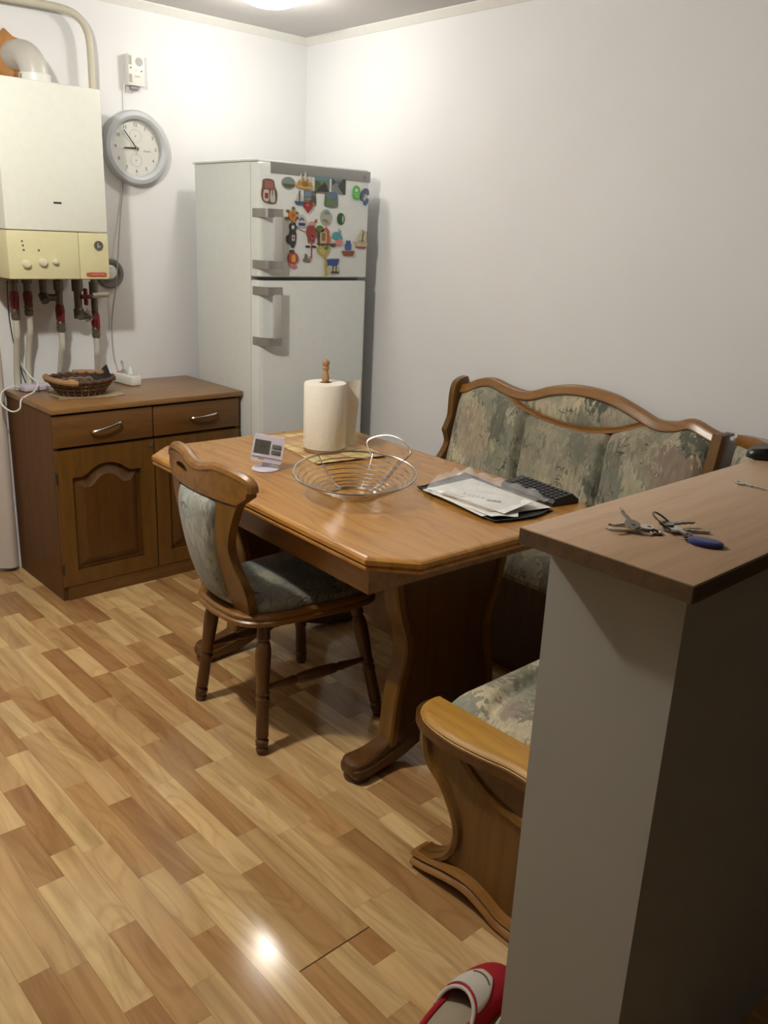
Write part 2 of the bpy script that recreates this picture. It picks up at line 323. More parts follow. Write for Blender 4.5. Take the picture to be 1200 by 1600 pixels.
# ------------------------------------------------------------------ fridge
FX0, FX1, FY, FB = -0.6994, -0.1044, -0.6217, -0.1113
t = thing('fridge', 'white two-door fridge freezer covered with souvenir magnets', 'fridge', (0, 0, 0))
B().box(FX0 + .004, FX1 - .004, FY + 0.068, FB, 0.02, 1.742, bev=0.004).build('body', M_fridge, t)
B().box(FX0, FX1, FY + 0.02, FB + 0.01, 1.7425, 1.752, bev=0.003).build('top_panel', M_fridge, t)
B().box(FX0 + .02, FX1 - .02, FY + 0.075, FY + 0.12, 0.0, 0.06).build('plinth', M_grey, t)
def rdoor(z0, z1, nm, zz=None):
    pr = smooth([(FX0, FY + .062), (FX0, FY + .016), (FX0 + .016, FY), (FX1 - .016, FY), (FX1, FY + .016), (FX1, FY + .062)], 1)
    prf = [(FX0, FY + .062)]
    for k in range(6): a = k / 5 * PI / 2; prf.append((FX0 + .022 * (1 - math.sin(a)) if False else FX0 + .022 - .022 * math.cos(a), FY + .022 - .022 * math.sin(a)))
    for k in range(6): a = k / 5 * PI / 2; prf.append((FX1 - .022 + .022 * math.sin(a), FY + .022 - .022 * math.cos(a)))
    prf.append((FX1, FY + .062))
    cx = (FX0 + FX1) / 2; cy = FY + .04
    def ins(d): return [(x + (d if x < cx else -d), y + (d if y < cy else 0)) for x, y in prf]
    return B().rings([[(x, y, z0 + .004) for x, y in ins(.004)], [(x, y, z0 + .008) for x, y in prf]] + [[(x, y, z1 - .008) for x, y in prf], [(x, y, z1 - .002) for x, y in ins(.004)]]).build(nm, M_fridge, t, 40)
fd = rdoor(1.288, 1.742, 'freezer_door'); ld = rdoor(0.07, 1.280, 'fridge_door')
B().box(FX0 + 0.002, FX1 - 0.002, FY + .0625, FY + .0675, 0.07, 1.735).build('door_seal', M_grey, t)
B().box(-0.645, FX1 + 0.006 - .012, FY - 0.0025, FY + .004, 1.700, 1.744, bev=0.001).build('control_strip', plain((0.33, 0.33, 0.33), 0.35, 0.2), fd)
B().prism([(-.155, 1.712), (-.148, 1.715), (-.143, 1.730), (-.139, 1.714), (-.133, 1.711), (-.14, 1.710), (-.144, 1.717), (-.149, 1.709)], FY - .0036, FY - .0024, 'xz').build('emblem', plain((0.2, 0.2, 0.2), 0.5), fd, label='small dark emblem at the right end of the grey strip')
def fhandle(z0, z1, door):
    def br(za, zb, nm):
        path = smooth([(FX0 - .001, FY + .05), (FX0 - .003, FY + .012), (FX0 + .012, FY - .030), (FX0 + .04, FY - .042), (FX0 + .082, FY - .044)], 5)
        b = B(); b.rings([[(x, y, z) for z in (za, zb)] + [(x + .010, y + .006, z) for z in (zb, za)] for x, y in path])
        h = b.build(nm, M_silver, door); return h
    h = br(z1 - .034, z1, 'handle_bracket'); br(z0, z0 + .034, 'handle_bracket')
    B().box(FX0 + .042, FX0 + .084, FY - .046, FY - .032, z0 + .03, z1 - .03, bev=.005).build('handle_grip', plain((0.55, 0.55, 0.54), 0.3), door)
fhandle(1.326, 1.563, fd); fhandle(1.011, 1.254, ld)
# ------------------------------------------------------------------ magnets (sizes in units of 1 mm)
def ell(cx, cz, rx, rz, n=16, a0=0, a1=2 * PI): return [(cx + rx * math.cos(a0 + (a1 - a0) * k / (n if a1 - a0 > 6.2 else n - 1)), cz + rz * math.sin(a0 + (a1 - a0) * k / (n if a1 - a0 > 6.2 else n - 1))) for k in range(n)]
def rc(x0, z0, x1, z1): return [(x0, z0), (x1, z0), (x1, z1), (x0, z1)]
def heart(cx, cz, s): return [(cx + s * .95 * math.sin(a) ** 3 * 1.05, cz + s * (0.8125 * math.cos(a) - 0.3125 * math.cos(2 * a) - 0.125 * math.cos(3 * a) - 0.0625 * math.cos(4 * a))) for a in [2 * PI * k / 24 for k in range(24)]]
def magnet(label, x, z, parts, rot=0):
    t = thing('fridge_magnet', label, 'magnet', (x, FY - .0003, z), 0, 'souvenir magnets on the freezer door', (0, rot, 0))
    for i, (nm, col, poly, d0, d1) in enumerate(parts):
        B().prism([(a / 1000, b_ / 1000) for a, b_ in poly], -d1 / 1000, -d0 / 1000, 'xz').build(nm, plain(col, 0.4), t)
Wt = (.6, .58, .52); Rd = (.36, .03, .03); Bl = (.03, .07, .25); Gn = (.03, .13, .04); Yl = (.5, .34, .06); Br = (.16, .07, .03); Sk = (.22, .38, .5); Dk = (.03, .03, .03); Pk = (.55, .25, .25); Bg = (.42, .33, .2)
magnet('cream magnet with a red bottle and two little figures, top left of the door', -.652, 1.627, [
    ('backing', (.20, .12, .08), smooth([(-34, 22), (-28, 48), (18, 48), (26, 22), (38, 0), (30, -42), (-26, -40), (-40, -10)], 3, True), 0, 3),
    ('sky', (.40, .16, .13), rc(-24, 14, 18, 44), 3, 4), ('jar', Wt, smooth([(-30, -4), (-24, 8), (-8, 8), (-4, -6), (-6, -34), (-28, -32)], 3, True), 3, 6), ('jar_mark', Rd, rc(-25, -24, -9, -4), 6, 7),
    ('figure', Wt, smooth([(4, -36), (4, -6), (10, 10), (14, -6), (20, 12), (24, -8), (26, -36)], 2, True), 3, 6), ('figure_mark', Dk, rc(11, -14, 13, 4), 6, 7)])
magnet('oval grey-green landscape magnet, second in the top row', -.558, 1.668, [('rim', (.30, .30, .30), ell(0, 0, 34, 24, 24), 0, 4), ('sky', (.25, .33, .36), ell(0, 3, 30, 18, 24), 4, 5), ('hills', (.10, .14, .06), ell(0, -4, 29, 13, 20, PI, 2 * PI), 5, 6), ('sunlit_field', (.3, .3, .10), rc(-22, -4, 20, 1), 5, 6)])
magnet('golden sandcastle-shaped magnet with three white towers', -.476, 1.679, [('hill', (.55, .30, .09), smooth([(-40, -26), (-36, -4), (-18, 10), (4, 14), (26, 6), (36, -8), (36, -30)], 3, True), 0, 8),
    ('tower', Wt, [(-26, -2), (-26, 20), (-22, 30), (-18, 20), (-18, -2)], 8, 11), ('tower', Wt, [(-4, 4), (-4, 26), (1, 38), (6, 26), (6, 4)], 8, 11), ('tower', Wt, [(20, -4), (20, 14), (24, 24), (28, 14), (28, -4)], 8, 11), ('rock', (.36, .17, .04), smooth([(-14, -14), (-6, 0), (8, -2), (14, -14), (2, -20)], 3, True), 8, 10), ('sand', (.62, .42, .16), smooth([(-38, -26), (-30, -16), (0, -20), (34, -20), (34, -28)], 3, True), 8, 10)])
magnet('rectangular photo magnet of a dark mountain under blue sky', -.381, 1.672, [('card', (.20, .25, .16), rc(-39, -33, 39, 33), 0, 3), ('sky', (.14, .32, .40), rc(-38, 18, 38, 32), 3, 3.6), ('mountain', (.05, .045, .05), [(-34, -28), (2, 4), (12, 12), (24, 0), (36, -28)], 3.6, 4.2), ('green_slope', (.09, .13, .05), [(-38, -30), (-38, 16), (-16, 12), (-4, -4), (-26, -28)], 3, 3.6), ('road', (.28, .2, .15), [(-34, -32), (36, -32), (36, -27), (-10, -27)], 4.2, 4.6)])
magnet('rectangular photo magnet of a pale river in a dark gorge', -.289, 1.671, [('card', (.24, .28, .28), rc(-40, -31, 36, 33), 0, 3), ('slope', (.06, .08, .05), [(36, -30), (36, 32), (20, 32), (-6, 4), (4, -10), (26, -30)], 3, 3.8), ('left_slope', (.06, .09, .14), [(-39, 32), (-39, 2), (-16, 18)], 3, 3.8), ('peak', (.12, .18, .34), [(-20, 14), (-6, 26), (4, 16), (-4, 10)], 3.8, 4.2)])
magnet('tiny white sailboat magnet with a blue hull', -.502, 1.614, [('sail', Wt, [(-22, -14), (-2, 26), (-1, -14)], 0, 5), ('jib', Wt, [(2, -14), (2, 22), (20, -14)], 0, 5), ('mast', Dk, rc(-2, -14, 2, 30), 5, 6), ('hull', (.05, .12, .30), [(-24, -14), (22, -14), (10, -28), (-14, -28)], 0, 8)])
magnet('grey and blue townscape photo magnet beside the small sailboat', -.448, 1.617, [('card', (.17, .17, .13), rc(-28, -30, 34, 28), 0, 3), ('sky', (.20, .30, .48), rc(-26, 4, 8, 26), 3, 3.8), ('rocks', (.09, .09, .06), smooth([(6, -28), (4, -2), (20, 8), (33, 6), (33, -28)], 3, True), 3, 4.2), ('town', (.32, .27, .2), rc(-26, -10, 8, 0), 3.8, 4.3)])
magnet('glossy red heart-shaped magnet with a small yellow charm', -.454, 1.581, [('heart', Rd, heart(-2, 0, 24), 0, 9), ('highlight', (.6, .2, .18), ell(-8, 6, 7, 5), 9, 10), ('charm', (.5, .36, .18), ell(24, 10, 8, 8), 0, 5)])
magnet('blue arched magnet picturing a green park, under the two photos', -.330, 1.614, [('plate', (.16, .20, .20), smooth([(-34, -26), (-36, 0), (-30, 30), (0, 33), (30, 30), (36, 0), (34, -26), (0, -31)], 3, True), 0, 4), ('sky', (.13, .20, .36), smooth([(-26, 8), (-24, 27), (24, 27), (28, 8)], 2, True), 4, 5), ('trees', (.13, .24, .08), smooth([(-30, -18), (-26, 8), (-8, 14), (2, -2), (8, -20)], 3, True), 5, 5.6), ('tower', (.33, .30, .2), rc(8, -22, 12, 6), 5, 6), ('tower', (.33, .30, .2), rc(18, -22, 21, 2), 5, 6)])
magnet('shiny bright green round magnet near the right edge', -.191, 1.651, [('shell', (.13, .50, .12), smooth([(-20, 0), (-16, 22), (0, 32), (16, 20), (20, -4), (12, -24), (-4, -28), (-16, -18)], 3, True), 0, 8), ('glint', (.65, .85, .6), ell(-4, 12, 8, 7), 8, 9.5), ('rib', (.35, .7, .3), rc(-14, -4, 12, -1), 8, 9), ('rib', (.35, .7, .3), rc(-12, -14, 10, -11), 8, 9)])
magnet('grey-blue round clasp-shaped magnet at the door\'s right edge', -.142, 1.643, [('ring', (.12, .14, .26), smooth([(-24, -10), (-18, 16), (2, 32), (20, 26), (24, 6), (10, 4), (0, 10), (-6, -4), (-12, -22)], 3, True), 0, 6), ('band', (.5, .48, .4), [(-12, -14), (2, 10), (12, 2), (-2, -24)], 6, 8), ('tail', (.08, .14, .34), smooth([(-4, -28), (12, -10), (22, -16), (16, -32), (4, -40)], 3, True), 0, 6)])
magnet('orange turtle-shaped magnet with green flippers', -.540, 1.541, [('shell', (.60, .20, .05), ell(2, 0, 19, 21, 18), 0, 10), ('head', (.17, .22, .06), ell(8, 29, 7, 8), 0, 6), ('tail', (.17, .22, .06), [(-3, -20), (8, -20), (3, -36)], 0, 5)] + [('flipper', (.13, .20, .06), ell(*q, 9, 6), 0, 5) for q in ((-20, 18), (-24, -12), (26, 12), (26, -8))] + [('shell_patch', (.42, .11, .02), ell(2, 2, 8, 9, 6), 10, 11)])
magnet('white and blue striped dome-shaped magnet beside the turtle', -.490, 1.523, [('plate', Wt, smooth([(-26, -22), (-22, 8), (-6, 24), (12, 22), (26, -4), (26, -24)], 3, True), 0, 5), ('stripe', (.04, .05, .26), [(-16, -8), (18, -8), (20, -20), (-14, -20)], 5, 6), ('arc', (.08, .12, .34), smooth([(-14, 2), (0, 15), (14, 4), (10, 0), (0, 7), (-8, -2)], 2, True), 5, 6)])
magnet('pale blue-green round magnet in the middle of the door', -.356, 1.542, [('disc', (.42, .43, .36), ell(0, 0, 31, 34, 24), 0, 4), ('arch', (.13, .30, .44), ell(2, 14, 14, 12, 12, 0, PI), 4, 5), ('pool', (.28, .32, .16), ell(-6, -12, 17, 6), 4, 5), ('bank', (.32, .22, .1), rc(-8, -22, 18, -19), 4, 5)])
magnet('dark green oval magnet with a white stripe', -.274, 1.540, [('oval', (.02, .11, .04), ell(0, 0, 20, 25, 20), 0, 5), ('stripe', Wt, smooth([(8, -16), (14, 0), (8, 16), (5, 0)], 3, True), 5, 6)])
magnet('black ring-topped bottle opener magnet left of centre', -.536, 1.457, [('body', (.035, .035, .04), smooth([(-26, -22), (-28, 2), (-14, 10), (-10, 26), (14, 26), (20, 4), (16, -28), (2, -46), (-8, -32)], 3, True), 0, 5), ('ring', (.035, .035, .04), [(4 + r * math.cos(a), 40 + r * math.sin(a)) for r, ks in ((19, range(17)), (10, range(16, -1, -1))) for a in [2 * PI * k / 16 for k in ks]], 0, 4), ('label_plate', (.55, .45, .4), rc(-4, -16, 12, 8), 5, 6), ('label_mark', Rd, rc(0, -8, 8, 2), 6, 6.6)])
magnet('red knotted tassel magnet hanging down a long cord', -.435, 1.478, [('knot', (.34, .05, .05), smooth([(-26, 10), (-8, 30), (12, 28), (26, -12), (12, -22), (0, -10), (-14, -24), (-24, -12)], 3, True), 0, 7), ('cap', (.55, .38, .28), ell(0, 36, 13, 9), 0, 8), ('loop', (.4, .12, .08), smooth([(12, 40), (26, 56), (30, 44), (24, 40), (22, 48), (14, 36)], 3, True), 0, 3), ('cord', (.35, .03, .04), rc(1, -108, 5, -20), 0, 3), ('fringe', (.30, .08, .07), [(-20, -22), (-14, -46), (-6, -24), (2, -50), (8, -24), (14, -44), (20, -18)], 0, 5), ('bead', Dk, ell(-18, -58, 12, 5), 0, 4), ('bead', Dk, ell(16, -58, 11, 5), 0, 4)])
magnet('palm tree and cream beach hut magnet with a red post', -.361, 1.468, [('base', (.07, .05, .04), rc(-40, -40, 34, -33), 0, 8), ('palm_trunk', (.12, .07, .03), rc(-38, -36, -31, 18), 0, 7), ('palm_crown', (.10, .18, .04), smooth([(-48, 18), (-42, 36), (-26, 40), (-12, 28), (-16, 16), (-30, 14)], 3, True), 0, 9), ('hut', (.55, .47, .32), rc(-28, -33, 10, 18), 0, 5), ('hut_door', (.25, .14, .07), rc(-18, -22, 0, 10), 5, 6), ('post', (.55, .07, .03), rc(10, -33, 20, 16), 0, 7), ('roof', (.6, .12, .04), [(-26, 18), (4, 36), (22, 16), (14, 14), (2, 27), (-20, 14)], 5, 9), ('sand', (.5, .3, .1), rc(20, -33, 32, -4), 0, 5)])
magnet('turquoise and pink seaside town magnet right of the palm', -.293, 1.459, [('town', (.09, .35, .42), smooth([(-24, -2), (-22, 20), (-2, 26), (22, 12), (26, -6)], 3, True), 0, 6), ('boat', (.60, .25, .20), smooth([(-6, -30), (-4, -8), (22, -4), (26, -28)], 3, True), 0, 8), ('mast', (.3, .36, .42), rc(18, 0, 21, 34), 0, 4), ('mast', (.3, .36, .42), rc(8, 6, 10, 40), 0, 4), ('wheel', (.10, .08, .06), ell(-20, -30, 9, 9), 0, 7)])
magnet('small wooden ship magnet with dark blue sails', -.229, 1.418, [('hull', (.25, .08, .04), [(-34, -12), (34, -10), (26, -32), (-22, -32)], 0, 9), ('sail', (.05, .12, .34), rc(-16, -6, 16, 18), 0, 6), ('top_sail', (.05, .09, .22), [(-10, 18), (-8, 34), (0, 28), (10, 34), (12, 18)], 0, 6), ('deck', (.35, .16, .08), rc(-22, -14, 24, -10), 9, 10)])
magnet('cream three-masted sailing ship magnet by the right edge', -.152, 1.461, [('hull', (.52, .43, .3), [(-44, -12), (34, -16), (28, -34), (-32, -34)], 0, 8), ('keel', (.35, .06, .05), [(-34, -34), (28, -34), (22, -42), (-26, -40)], 0, 8), ('sail', (.60, .56, .42), smooth([(-22, -8), (-26, 8), (-4, 16), (0, -6)], 3, True), 0, 6), ('sail', (.60, .56, .42), smooth([(-14, 18), (-6, 36), (12, 34), (8, 12)], 3, True), 0, 6), ('sail', (.60, .56, .42), smooth([(8, -8), (10, 28), (26, 30), (32, -6)], 3, True), 0, 6), ('mast', (.12, .10, .06), rc(3, -12, 5, 40), 6, 7), ('mast', (.12, .10, .06), rc(28, -12, 30, 34), 6, 7)])
magnet('yellow heart-shaped magnet with a green corner', -.367, 1.404, [('heart', (.46, .38, .12), heart(0, 0, 36), 0, 6), ('green_lobe', (.10, .20, .07), ell(16, 10, 12, 9), 6, 7), ('inner_heart', (.52, .44, .18), heart(-8, 0, 18), 6, 7)], -0.25)
magnet('red and yellow flower-bouquet magnet, lowest on the left', -.531, 1.372, [('petals', (.42, .07, .06), smooth([(-24, -12), (-22, 14), (0, 22), (22, 12), (24, -12), (0, -24)], 3, True), 0, 7), ('stem_top', (.08, .06, .04), ell(-6, 26, 10, 8), 0, 8), ('centre', (.62, .36, .05), smooth([(-8, -16), (-10, 6), (2, 14), (10, 2), (8, -16)], 3, True), 7, 9), ('ribbon', (.60, .18, .20), smooth([(-18, -24), (-10, -40), (4, -44), (18, -36), (12, -24)], 3, True), 0, 5)])
magnet('small grey-green fish magnet beside the red cord', -.452, 1.373, [('body', (.15, .17, .15), smooth([(-26, -12), (-18, 0), (-12, 18), (-4, 10), (0, -4), (12, -10), (0, -18)], 3, True), 0, 5), ('fin', (.5, .25, .25), smooth([(2, -12), (12, 8), (18, -6), (14, -16)], 2, True), 0, 4)])
magnet('blue and white beach picture magnet with a yellow staff, lowest on the door', -.318, 1.343, [('card', (.50, .49, .36), smooth([(-30, -36), (-28, 0), (-34, 28), (40, 30), (36, 0), (42, -34)], 2, True), 0, 4), ('sky', (.03, .08, .33), [(-32, 26), (38, 29), (32, 4), (8, -4), (-10, 2), (-24, -2)], 4, 5), ('staff', (.48, .36, .08), [(-44, 32), (-36, 32), (-30, -50), (-38, -50)], 0, 6), ('palm', (.03, .05, .03), rc(2, -26, 6, 0), 5, 6), ('palm', (.03, .05, .03), rc(20, -26, 24, 2), 5, 6), ('shore', (.05, .06, .03), rc(-6, -33, 38, -25), 5, 6)])
magnet('thin silver keychain magnet next to the red tassel', -.480, 1.485, [('chain', (.35, .30, .25), [(-34, 14), (-10, 4), (14, -4), (12, -8), (-12, -1), (-36, 9)], 0, 3)])
# ------------------------------------------------------------------ sideboard cabinet
t = thing('sideboard_cabinet', 'brown oak sideboard with two drawers above two arched panel doors', 'cabinet', (0, 0, 0))
X0, X1, CY = -1.5571, -0.7079, -0.4822
B().box(X0 + .004, X0 + .022, CY + .012, -.006, 0, .774).build('side_panel', W_side, t); B().box(X1 - .022, X1 - .004, CY + .012, -.006, 0, .774).build('side_panel', W_side, t)
B().box(X0 + .022, X1 - .022, -.02, -.008, .02, .774).build('back_panel', W_side, t)
B().box(X0 + .022, X1 - .022, CY + .012, -.02, .05, .07).build('bottom_board', W_side, t); B().box(X0 + .022, X1 - .022, CY + .02, -.02, .612, .63).build('drawer_shelf', W_darkx, t)
B().box(X0 + .022, X1 - .022, CY + .004, CY + .022, 0, .06).build('plinth', W_darkx, t)
B().box(X0 - .002, X1 + .008, CY - .012, -.003, .775, .7976, bev=.004).build('top_board', W_cabtop, t)
XM = (X0 + X1) / 2
for s_, (xa, xb) in enumerate(((X0 + .006, XM - .003), (XM + .003, X1 - .006))):
    d = B().box(xa, xb, CY, CY + .018, .640, .767, bev=.003).build('drawer', W_darkx, t)
    cx = (xa + xb) / 2 - (.0 if s_ == 0 else -.02); r_ = .02 if s_ == 0 else 0.004
    p = smooth([(cx - .06, CY, .705 - r_ / 2), (cx - .055, CY - .022, .706 - r_ / 2), (cx, CY - .03, .708), (cx + .055, CY - .022, .712 + r_ / 2), (cx + .06, CY, .712 + r_ / 2)], 5)
    B().tube(p, .0052, 8).build('handle', M_chrome, d)
    # raised-panel door with arched top
    z0, z1 = .062, .628; st = .062
    def arch(w0, w1, zt, rise, n=14):
        out = []
        for k in range(n + 1):
            u = -1 + 2 * k / n; out.append((w0 + (w1 - w0) * k / n, zt - rise * (1 - max(0, 1 - (abs(u) / 0.62) ** 2) ** 0.8 if abs(u) < .62 else 1)))
        return out
    do = B(); a = arch(xa + st, xb - st, .560, .045); n_ = len(a)
    outer_top = [(xa + (xb - xa) * k / (n_ - 1), z1) for k in range(n_)]
    for y in (CY, CY + .02): pass
    # frame: stiles, bottom rail and arched top rail as one door frame
    do.box(xa, xa + st, CY, CY + .02, z0, z1); do.box(xb - st, xb, CY, CY + .02, z0, z1); do.box(xa + st, xb - st, CY, CY + .02, z0, z0 + .06)
    for k in range(n_ - 1):
        do.add([(a[k][0], CY, a[k][1]), (a[k + 1][0], CY, a[k + 1][1]), (a[k + 1][0], CY, z1), (a[k][0], CY, z1), (a[k][0], CY + .02, a[k][1]), (a[k + 1][0], CY + .02, a[k + 1][1]), (a[k + 1][0], CY + .02, z1), (a[k][0], CY + .02, z1)], [(0, 1, 2, 3), (4, 7, 6, 5), (0, 4, 5, 1), (3, 2, 6, 7)])
    dr = do.build('door', W_door, t, 25)
    def outl(i, dz):
        top = arch(xa + st + i, xb - st - i, .560 - i + dz, .045)
        return [(xa + st + i, z0 + .06 + i)] + [(q[0], q[1]) for q in top] + [(xb - st - i, z0 + .06 + i)]
    pn = B(); pn.rings([[(q[0], y, q[1]) for q in outl(i, 0)] for i, y in ((0, CY + .018), (.003, CY + .016), (.014, CY + .017), (.040, CY + .006), (.046, CY + .002))]); pn.build('raised_panel', W_dark, dr, 25)
    if s_ == 0: B().lathe([(.006, 0), (.009, .001), (.009, .003), (.003, .004)], (xb - .012, CY, .607), 12, (0, -1, 0)).build('keyhole_plate', M_brass, dr)
    for zz in (.14, .52): B().cyl((xa + .001 if s_ == 0 else xb - .001, CY - .001, zz - .022), (xa + .001 if s_ == 0 else xb - .001, CY - .001, zz + .022), .0045, n=8).build('hinge', M_dark, dr)
ZC = .7977
sh = B().grid(lambda u, v: (-1.462 + .27 * u + .03 * v + .01 * math.sin(9 * v), -.335 + .20 * v - .02 * u + .008 * math.sin(7 * u), ZC + .0008 + .006 * max(0, abs(u - .5) * 2 - .75) + .003 * max(0, v - .8)), 14, 10, (0, 0, .0006)).build('paper_sheet', plain((.40, .29, .17), .7)); tag(sh, 'brown paper sheet lying under the wicker basket', 'paper')
# basket
t = thing('wicker_basket', 'small dark brown oval wicker basket on the sideboard', 'basket', (-1.325, -.235, ZC + .003), .1)
ob = lambda r, z, k, n, a=1: (r * 1.0 * math.cos(2 * PI * k / n), r * .86 * math.sin(2 * PI * k / n), z)
B().rings([[ob(.088, .0, k, 40) for k in range(40)], [ob(.09, .006, k, 40) for k in range(40)]]).build('bottom', plain((.10, .05, .025), .8), t)
mats = [plain((.075, .032, .018), .7), plain((.22, .12, .05), .7)]
for i in range(6):
    z = .010 + i * .0088; r = .094 + .007 * i
    B().tube([ob(r + (.0035 if (k + i) % 2 else -.0035), z, k, 44) for k in range(44)], .0048, 6, True).build('woven_strand', mats[1 if i in (2, 4) else 0], t)
for k in range(22): B().tube([ob(.092, .0, k, 22), ob(.112, .032, k, 22), ob(.134, .058, k, 22)], .003, 5).build('stake', plain((.27, .16, .07), .7), t)
B().tube([ob(.136 + .002 * math.sin(k * 1.9), .062 + .003 * math.sin(k * 2.3), k, 60) for k in range(60)], .0085, 8, True).build('rim', plain((.09, .045, .025), .7), t)
B().tube([(.140 * math.cos(a), .122 * math.sin(a), .066 + .006 * math.sin((a - 2.3) * 2.5)) for a in [2.5 + 1.7 * k / 14 for k in range(15)]], .0115, 8).build('handle_wrap', plain((.36, .20, .09), .7), t)
B().tube([(.140 * math.cos(a), .122 * math.sin(a), .067) for a in [.35 + 1.0 * k / 10 for k in range(11)]], .0115, 8).build('handle_wrap', plain((.36, .20, .09), .7), t)
cl = B().grid(lambda u, v: (-1.30 + .085 * u + .05 * v, -.32 + .15 * v + .03 * u, ZC + .030 + .075 * (u * .55 + v * .5) - .02 * u * v + .010 * math.sin(5 * u + 3 * v)), 14, 10, (0.004, 0, -.012)).build('dark_cloth', plain((.008, .007, .008), .8)); tag(cl, 'folded black cloth lying in the wicker basket', 'cloth')
for i, (x, y, r) in enumerate(((-1.375, -.235, .3), (-1.34, -.185, 1.2), (-1.318, -.225, .1))):
    o = B().rings([[((.026 - .004 * abs(k_)) * math.cos(a), (.018 - .003 * abs(k_)) * math.sin(a), .006 * k_) for a in [2 * PI * q / 14 for q in range(14)]] for k_ in (-1, -.6, .6, 1)]).build('bread_slice', plain((.55, .38, .16), .8)); o.location = (x, y, ZC + .034 + .012 * (i == 1)); o.rotation_euler = (.15, .1, r)
    tag(o, ['golden rusk lying at the left inside the wicker basket', 'golden rusk lying at the back inside the wicker basket', 'golden rusk lying at the front inside the wicker basket'][i], 'bread', 'rusks in the basket')
# power strip with plugs
t = thing('power_strip', 'white power strip with a red switch behind the basket', 'power strip', (-1.052, -.092, ZC), .10)
B().box(-.026, .026, -.08, .08, 0, .044, bev=.008).build('housing', M_white, t)
B().box(-.012, .012, .045, .062, .0435, .048, bev=.002).build('switch', plain((.7, .05, .04), .4), t)
for y in (.018, -.024, -.058): B().lathe([(.018, 0), (.018, .001), (.015, .001), (.015, .0005)], (0, y, .0437), 20).build('socket', plain((.55, .54, .5), .5), t)
pl = thing('plug', 'white plug standing in the near socket of the power strip', 'plug', (-1.046, -.118, ZC + .0448), .1)
B().lathe([(.014, 0), (.015, .012), (.010, .026), (.005, .034)], n=16).build('plug_body', M_white, pl)
pl = thing('plug', 'dark plug with a curled lead in the far socket of the power strip', 'plug', (-1.053, -.066, ZC + .0448), .1)
B().lathe([(.010, 0), (.010, .014), (.004, .02)], n=14).build('plug_body', plain((.35, .34, .33), .5), pl); B().tube(smooth([(0, 0, .018), (-.004, .01, .040), (.01, .03, .05), (.03, .05, .03)], 5), .0018, 6).build('lead', M_grey, pl)
# router
t = thing('router', 'pale lilac-white router box at the left end of the sideboard', 'router', (-1.462, -.062, ZC), .08)
B().box(-.052, .052, -.042, .042, .002, .024, bev=.004).build('housing', plain((.62, .58, .68), .4), t)
B().box(-.008, .012, -.01, -.004, .0238, .0248).build('status_light', plain((.8, .35, .35), .4), t)
for x in (-.04, .04): B().cyl((x, -.03, 0), (x, -.03, .0025), .005, n=8).build('rubber_foot', M_dark, t)
cab = B(); cab.tube(smooth([(-1.495, -.03, 1.24), (-1.50, -.03, 1.15), (-1.51, -.03, 1.05), (-1.497, -.035, .93), (-1.468, -.05, .86), (-1.457, -.11, .835), (-1.50, -.18, .812), (-1.562, -.21, .792), (-1.575, -.215, .755), (-1.60, -.19, .742), (-1.62, -.14, .768), (-1.60, -.10, .805), (-1.55, -.08, .822), (-1.517, -.07, .812)], 6), .0034, 8)
tag(cab.build('router_cable', M_white), 'white cable looping from under the boiler to the router', 'cable')
cab = B(); cab.tube(smooth([(-1.51, -.012, 1.24), (-1.515, -.012, 1.10), (-1.50, -.012, .95), (-1.475, -.012, .84), (-1.47, -.015, .815)], 5), .0022, 6)
tag(cab.build('black_cable', M_dark), 'thin black cable running down the wall beside the white one', 'cable')
# ------------------------------------------------------------------ boiler
t = thing('gas_boiler', 'white wall boiler with a cream control panel and three knobs', 'boiler', (0, 0, 0))
M_boil = plain((.86, .885, .81), .3, name='boiler_enamel'); M_cream = plain((.70, .66, .40), .4)
bx0, bx1, by, bz0, bz1, bzs = -1.605, -1.2265, -.35, 1.266, 1.953, 1.441
B().box(bx0 - .012, bx1, by, -.02, bzs + .001, bz1, bev=.006).build('body', M_boil, t)
B().box(bx0 - .012, bx1 - .12, by + .001, -.02, bz0, bzs - .001, bev=.005).build('control_panel', M_cream, t)
B().box(bx1 - .1192, bx1, by, -.02, bz0, bzs - .001, bev=.005).build('panel_cover', M_cream, t)
B().box(bx0 + .02, bx1 - .02, by + .02, -.002, bz0 - .002, bz0 + .01).build('base_plate', M_grey, t)
B().box(bx0 + .05, bx1 - .05, -.022, -.001, bz0 + .1, bz1 - .1).build('wall_bracket', M_grey, t)
B().box(-1.434, -1.404, by - .0006, by + .002, 1.539, 1.546).build('flame_window', M_dark, t)
for x, z in ((-1.553, 1.320), (-1.491, 1.327), (-1.444, 1.330)):
    r = .016 if x < -1.46 else .011
    B().lathe([(r, 0), (r * .95, .010), (r * .7, .016), (r * .25, .018)], (x, by + .001, z), 18, (0, -1, 0)).build('knob', plain((.66, .62, .45), .35), t)
for x, z in ((-1.562, 1.402), (-1.56, 1.387), (-1.558, 1.371), (-1.502, 1.371)): B().cyl((x, by + .002, z), (x, by - .0005, z), .0035, n=10).build('indicator', plain((.08, .07, .04), .5), t)
g = B().lathe([(.018, 0), (.018, .004), (.015, .004), (.015, .002), (.001, .002)], (-1.268, by, 1.393), 24, (0, -1, 0)).build('pressure_gauge', plain((.12, .12, .11), .3), t)
B().box(-1.2715, -1.2695, by - .0035, by - .002, 1.386, 1.404).build('needle', M_white, g); B().box(-1.266, -1.262, by - .0034, by - .002, 1.388, 1.392).build('gauge_mark', M_white, g)
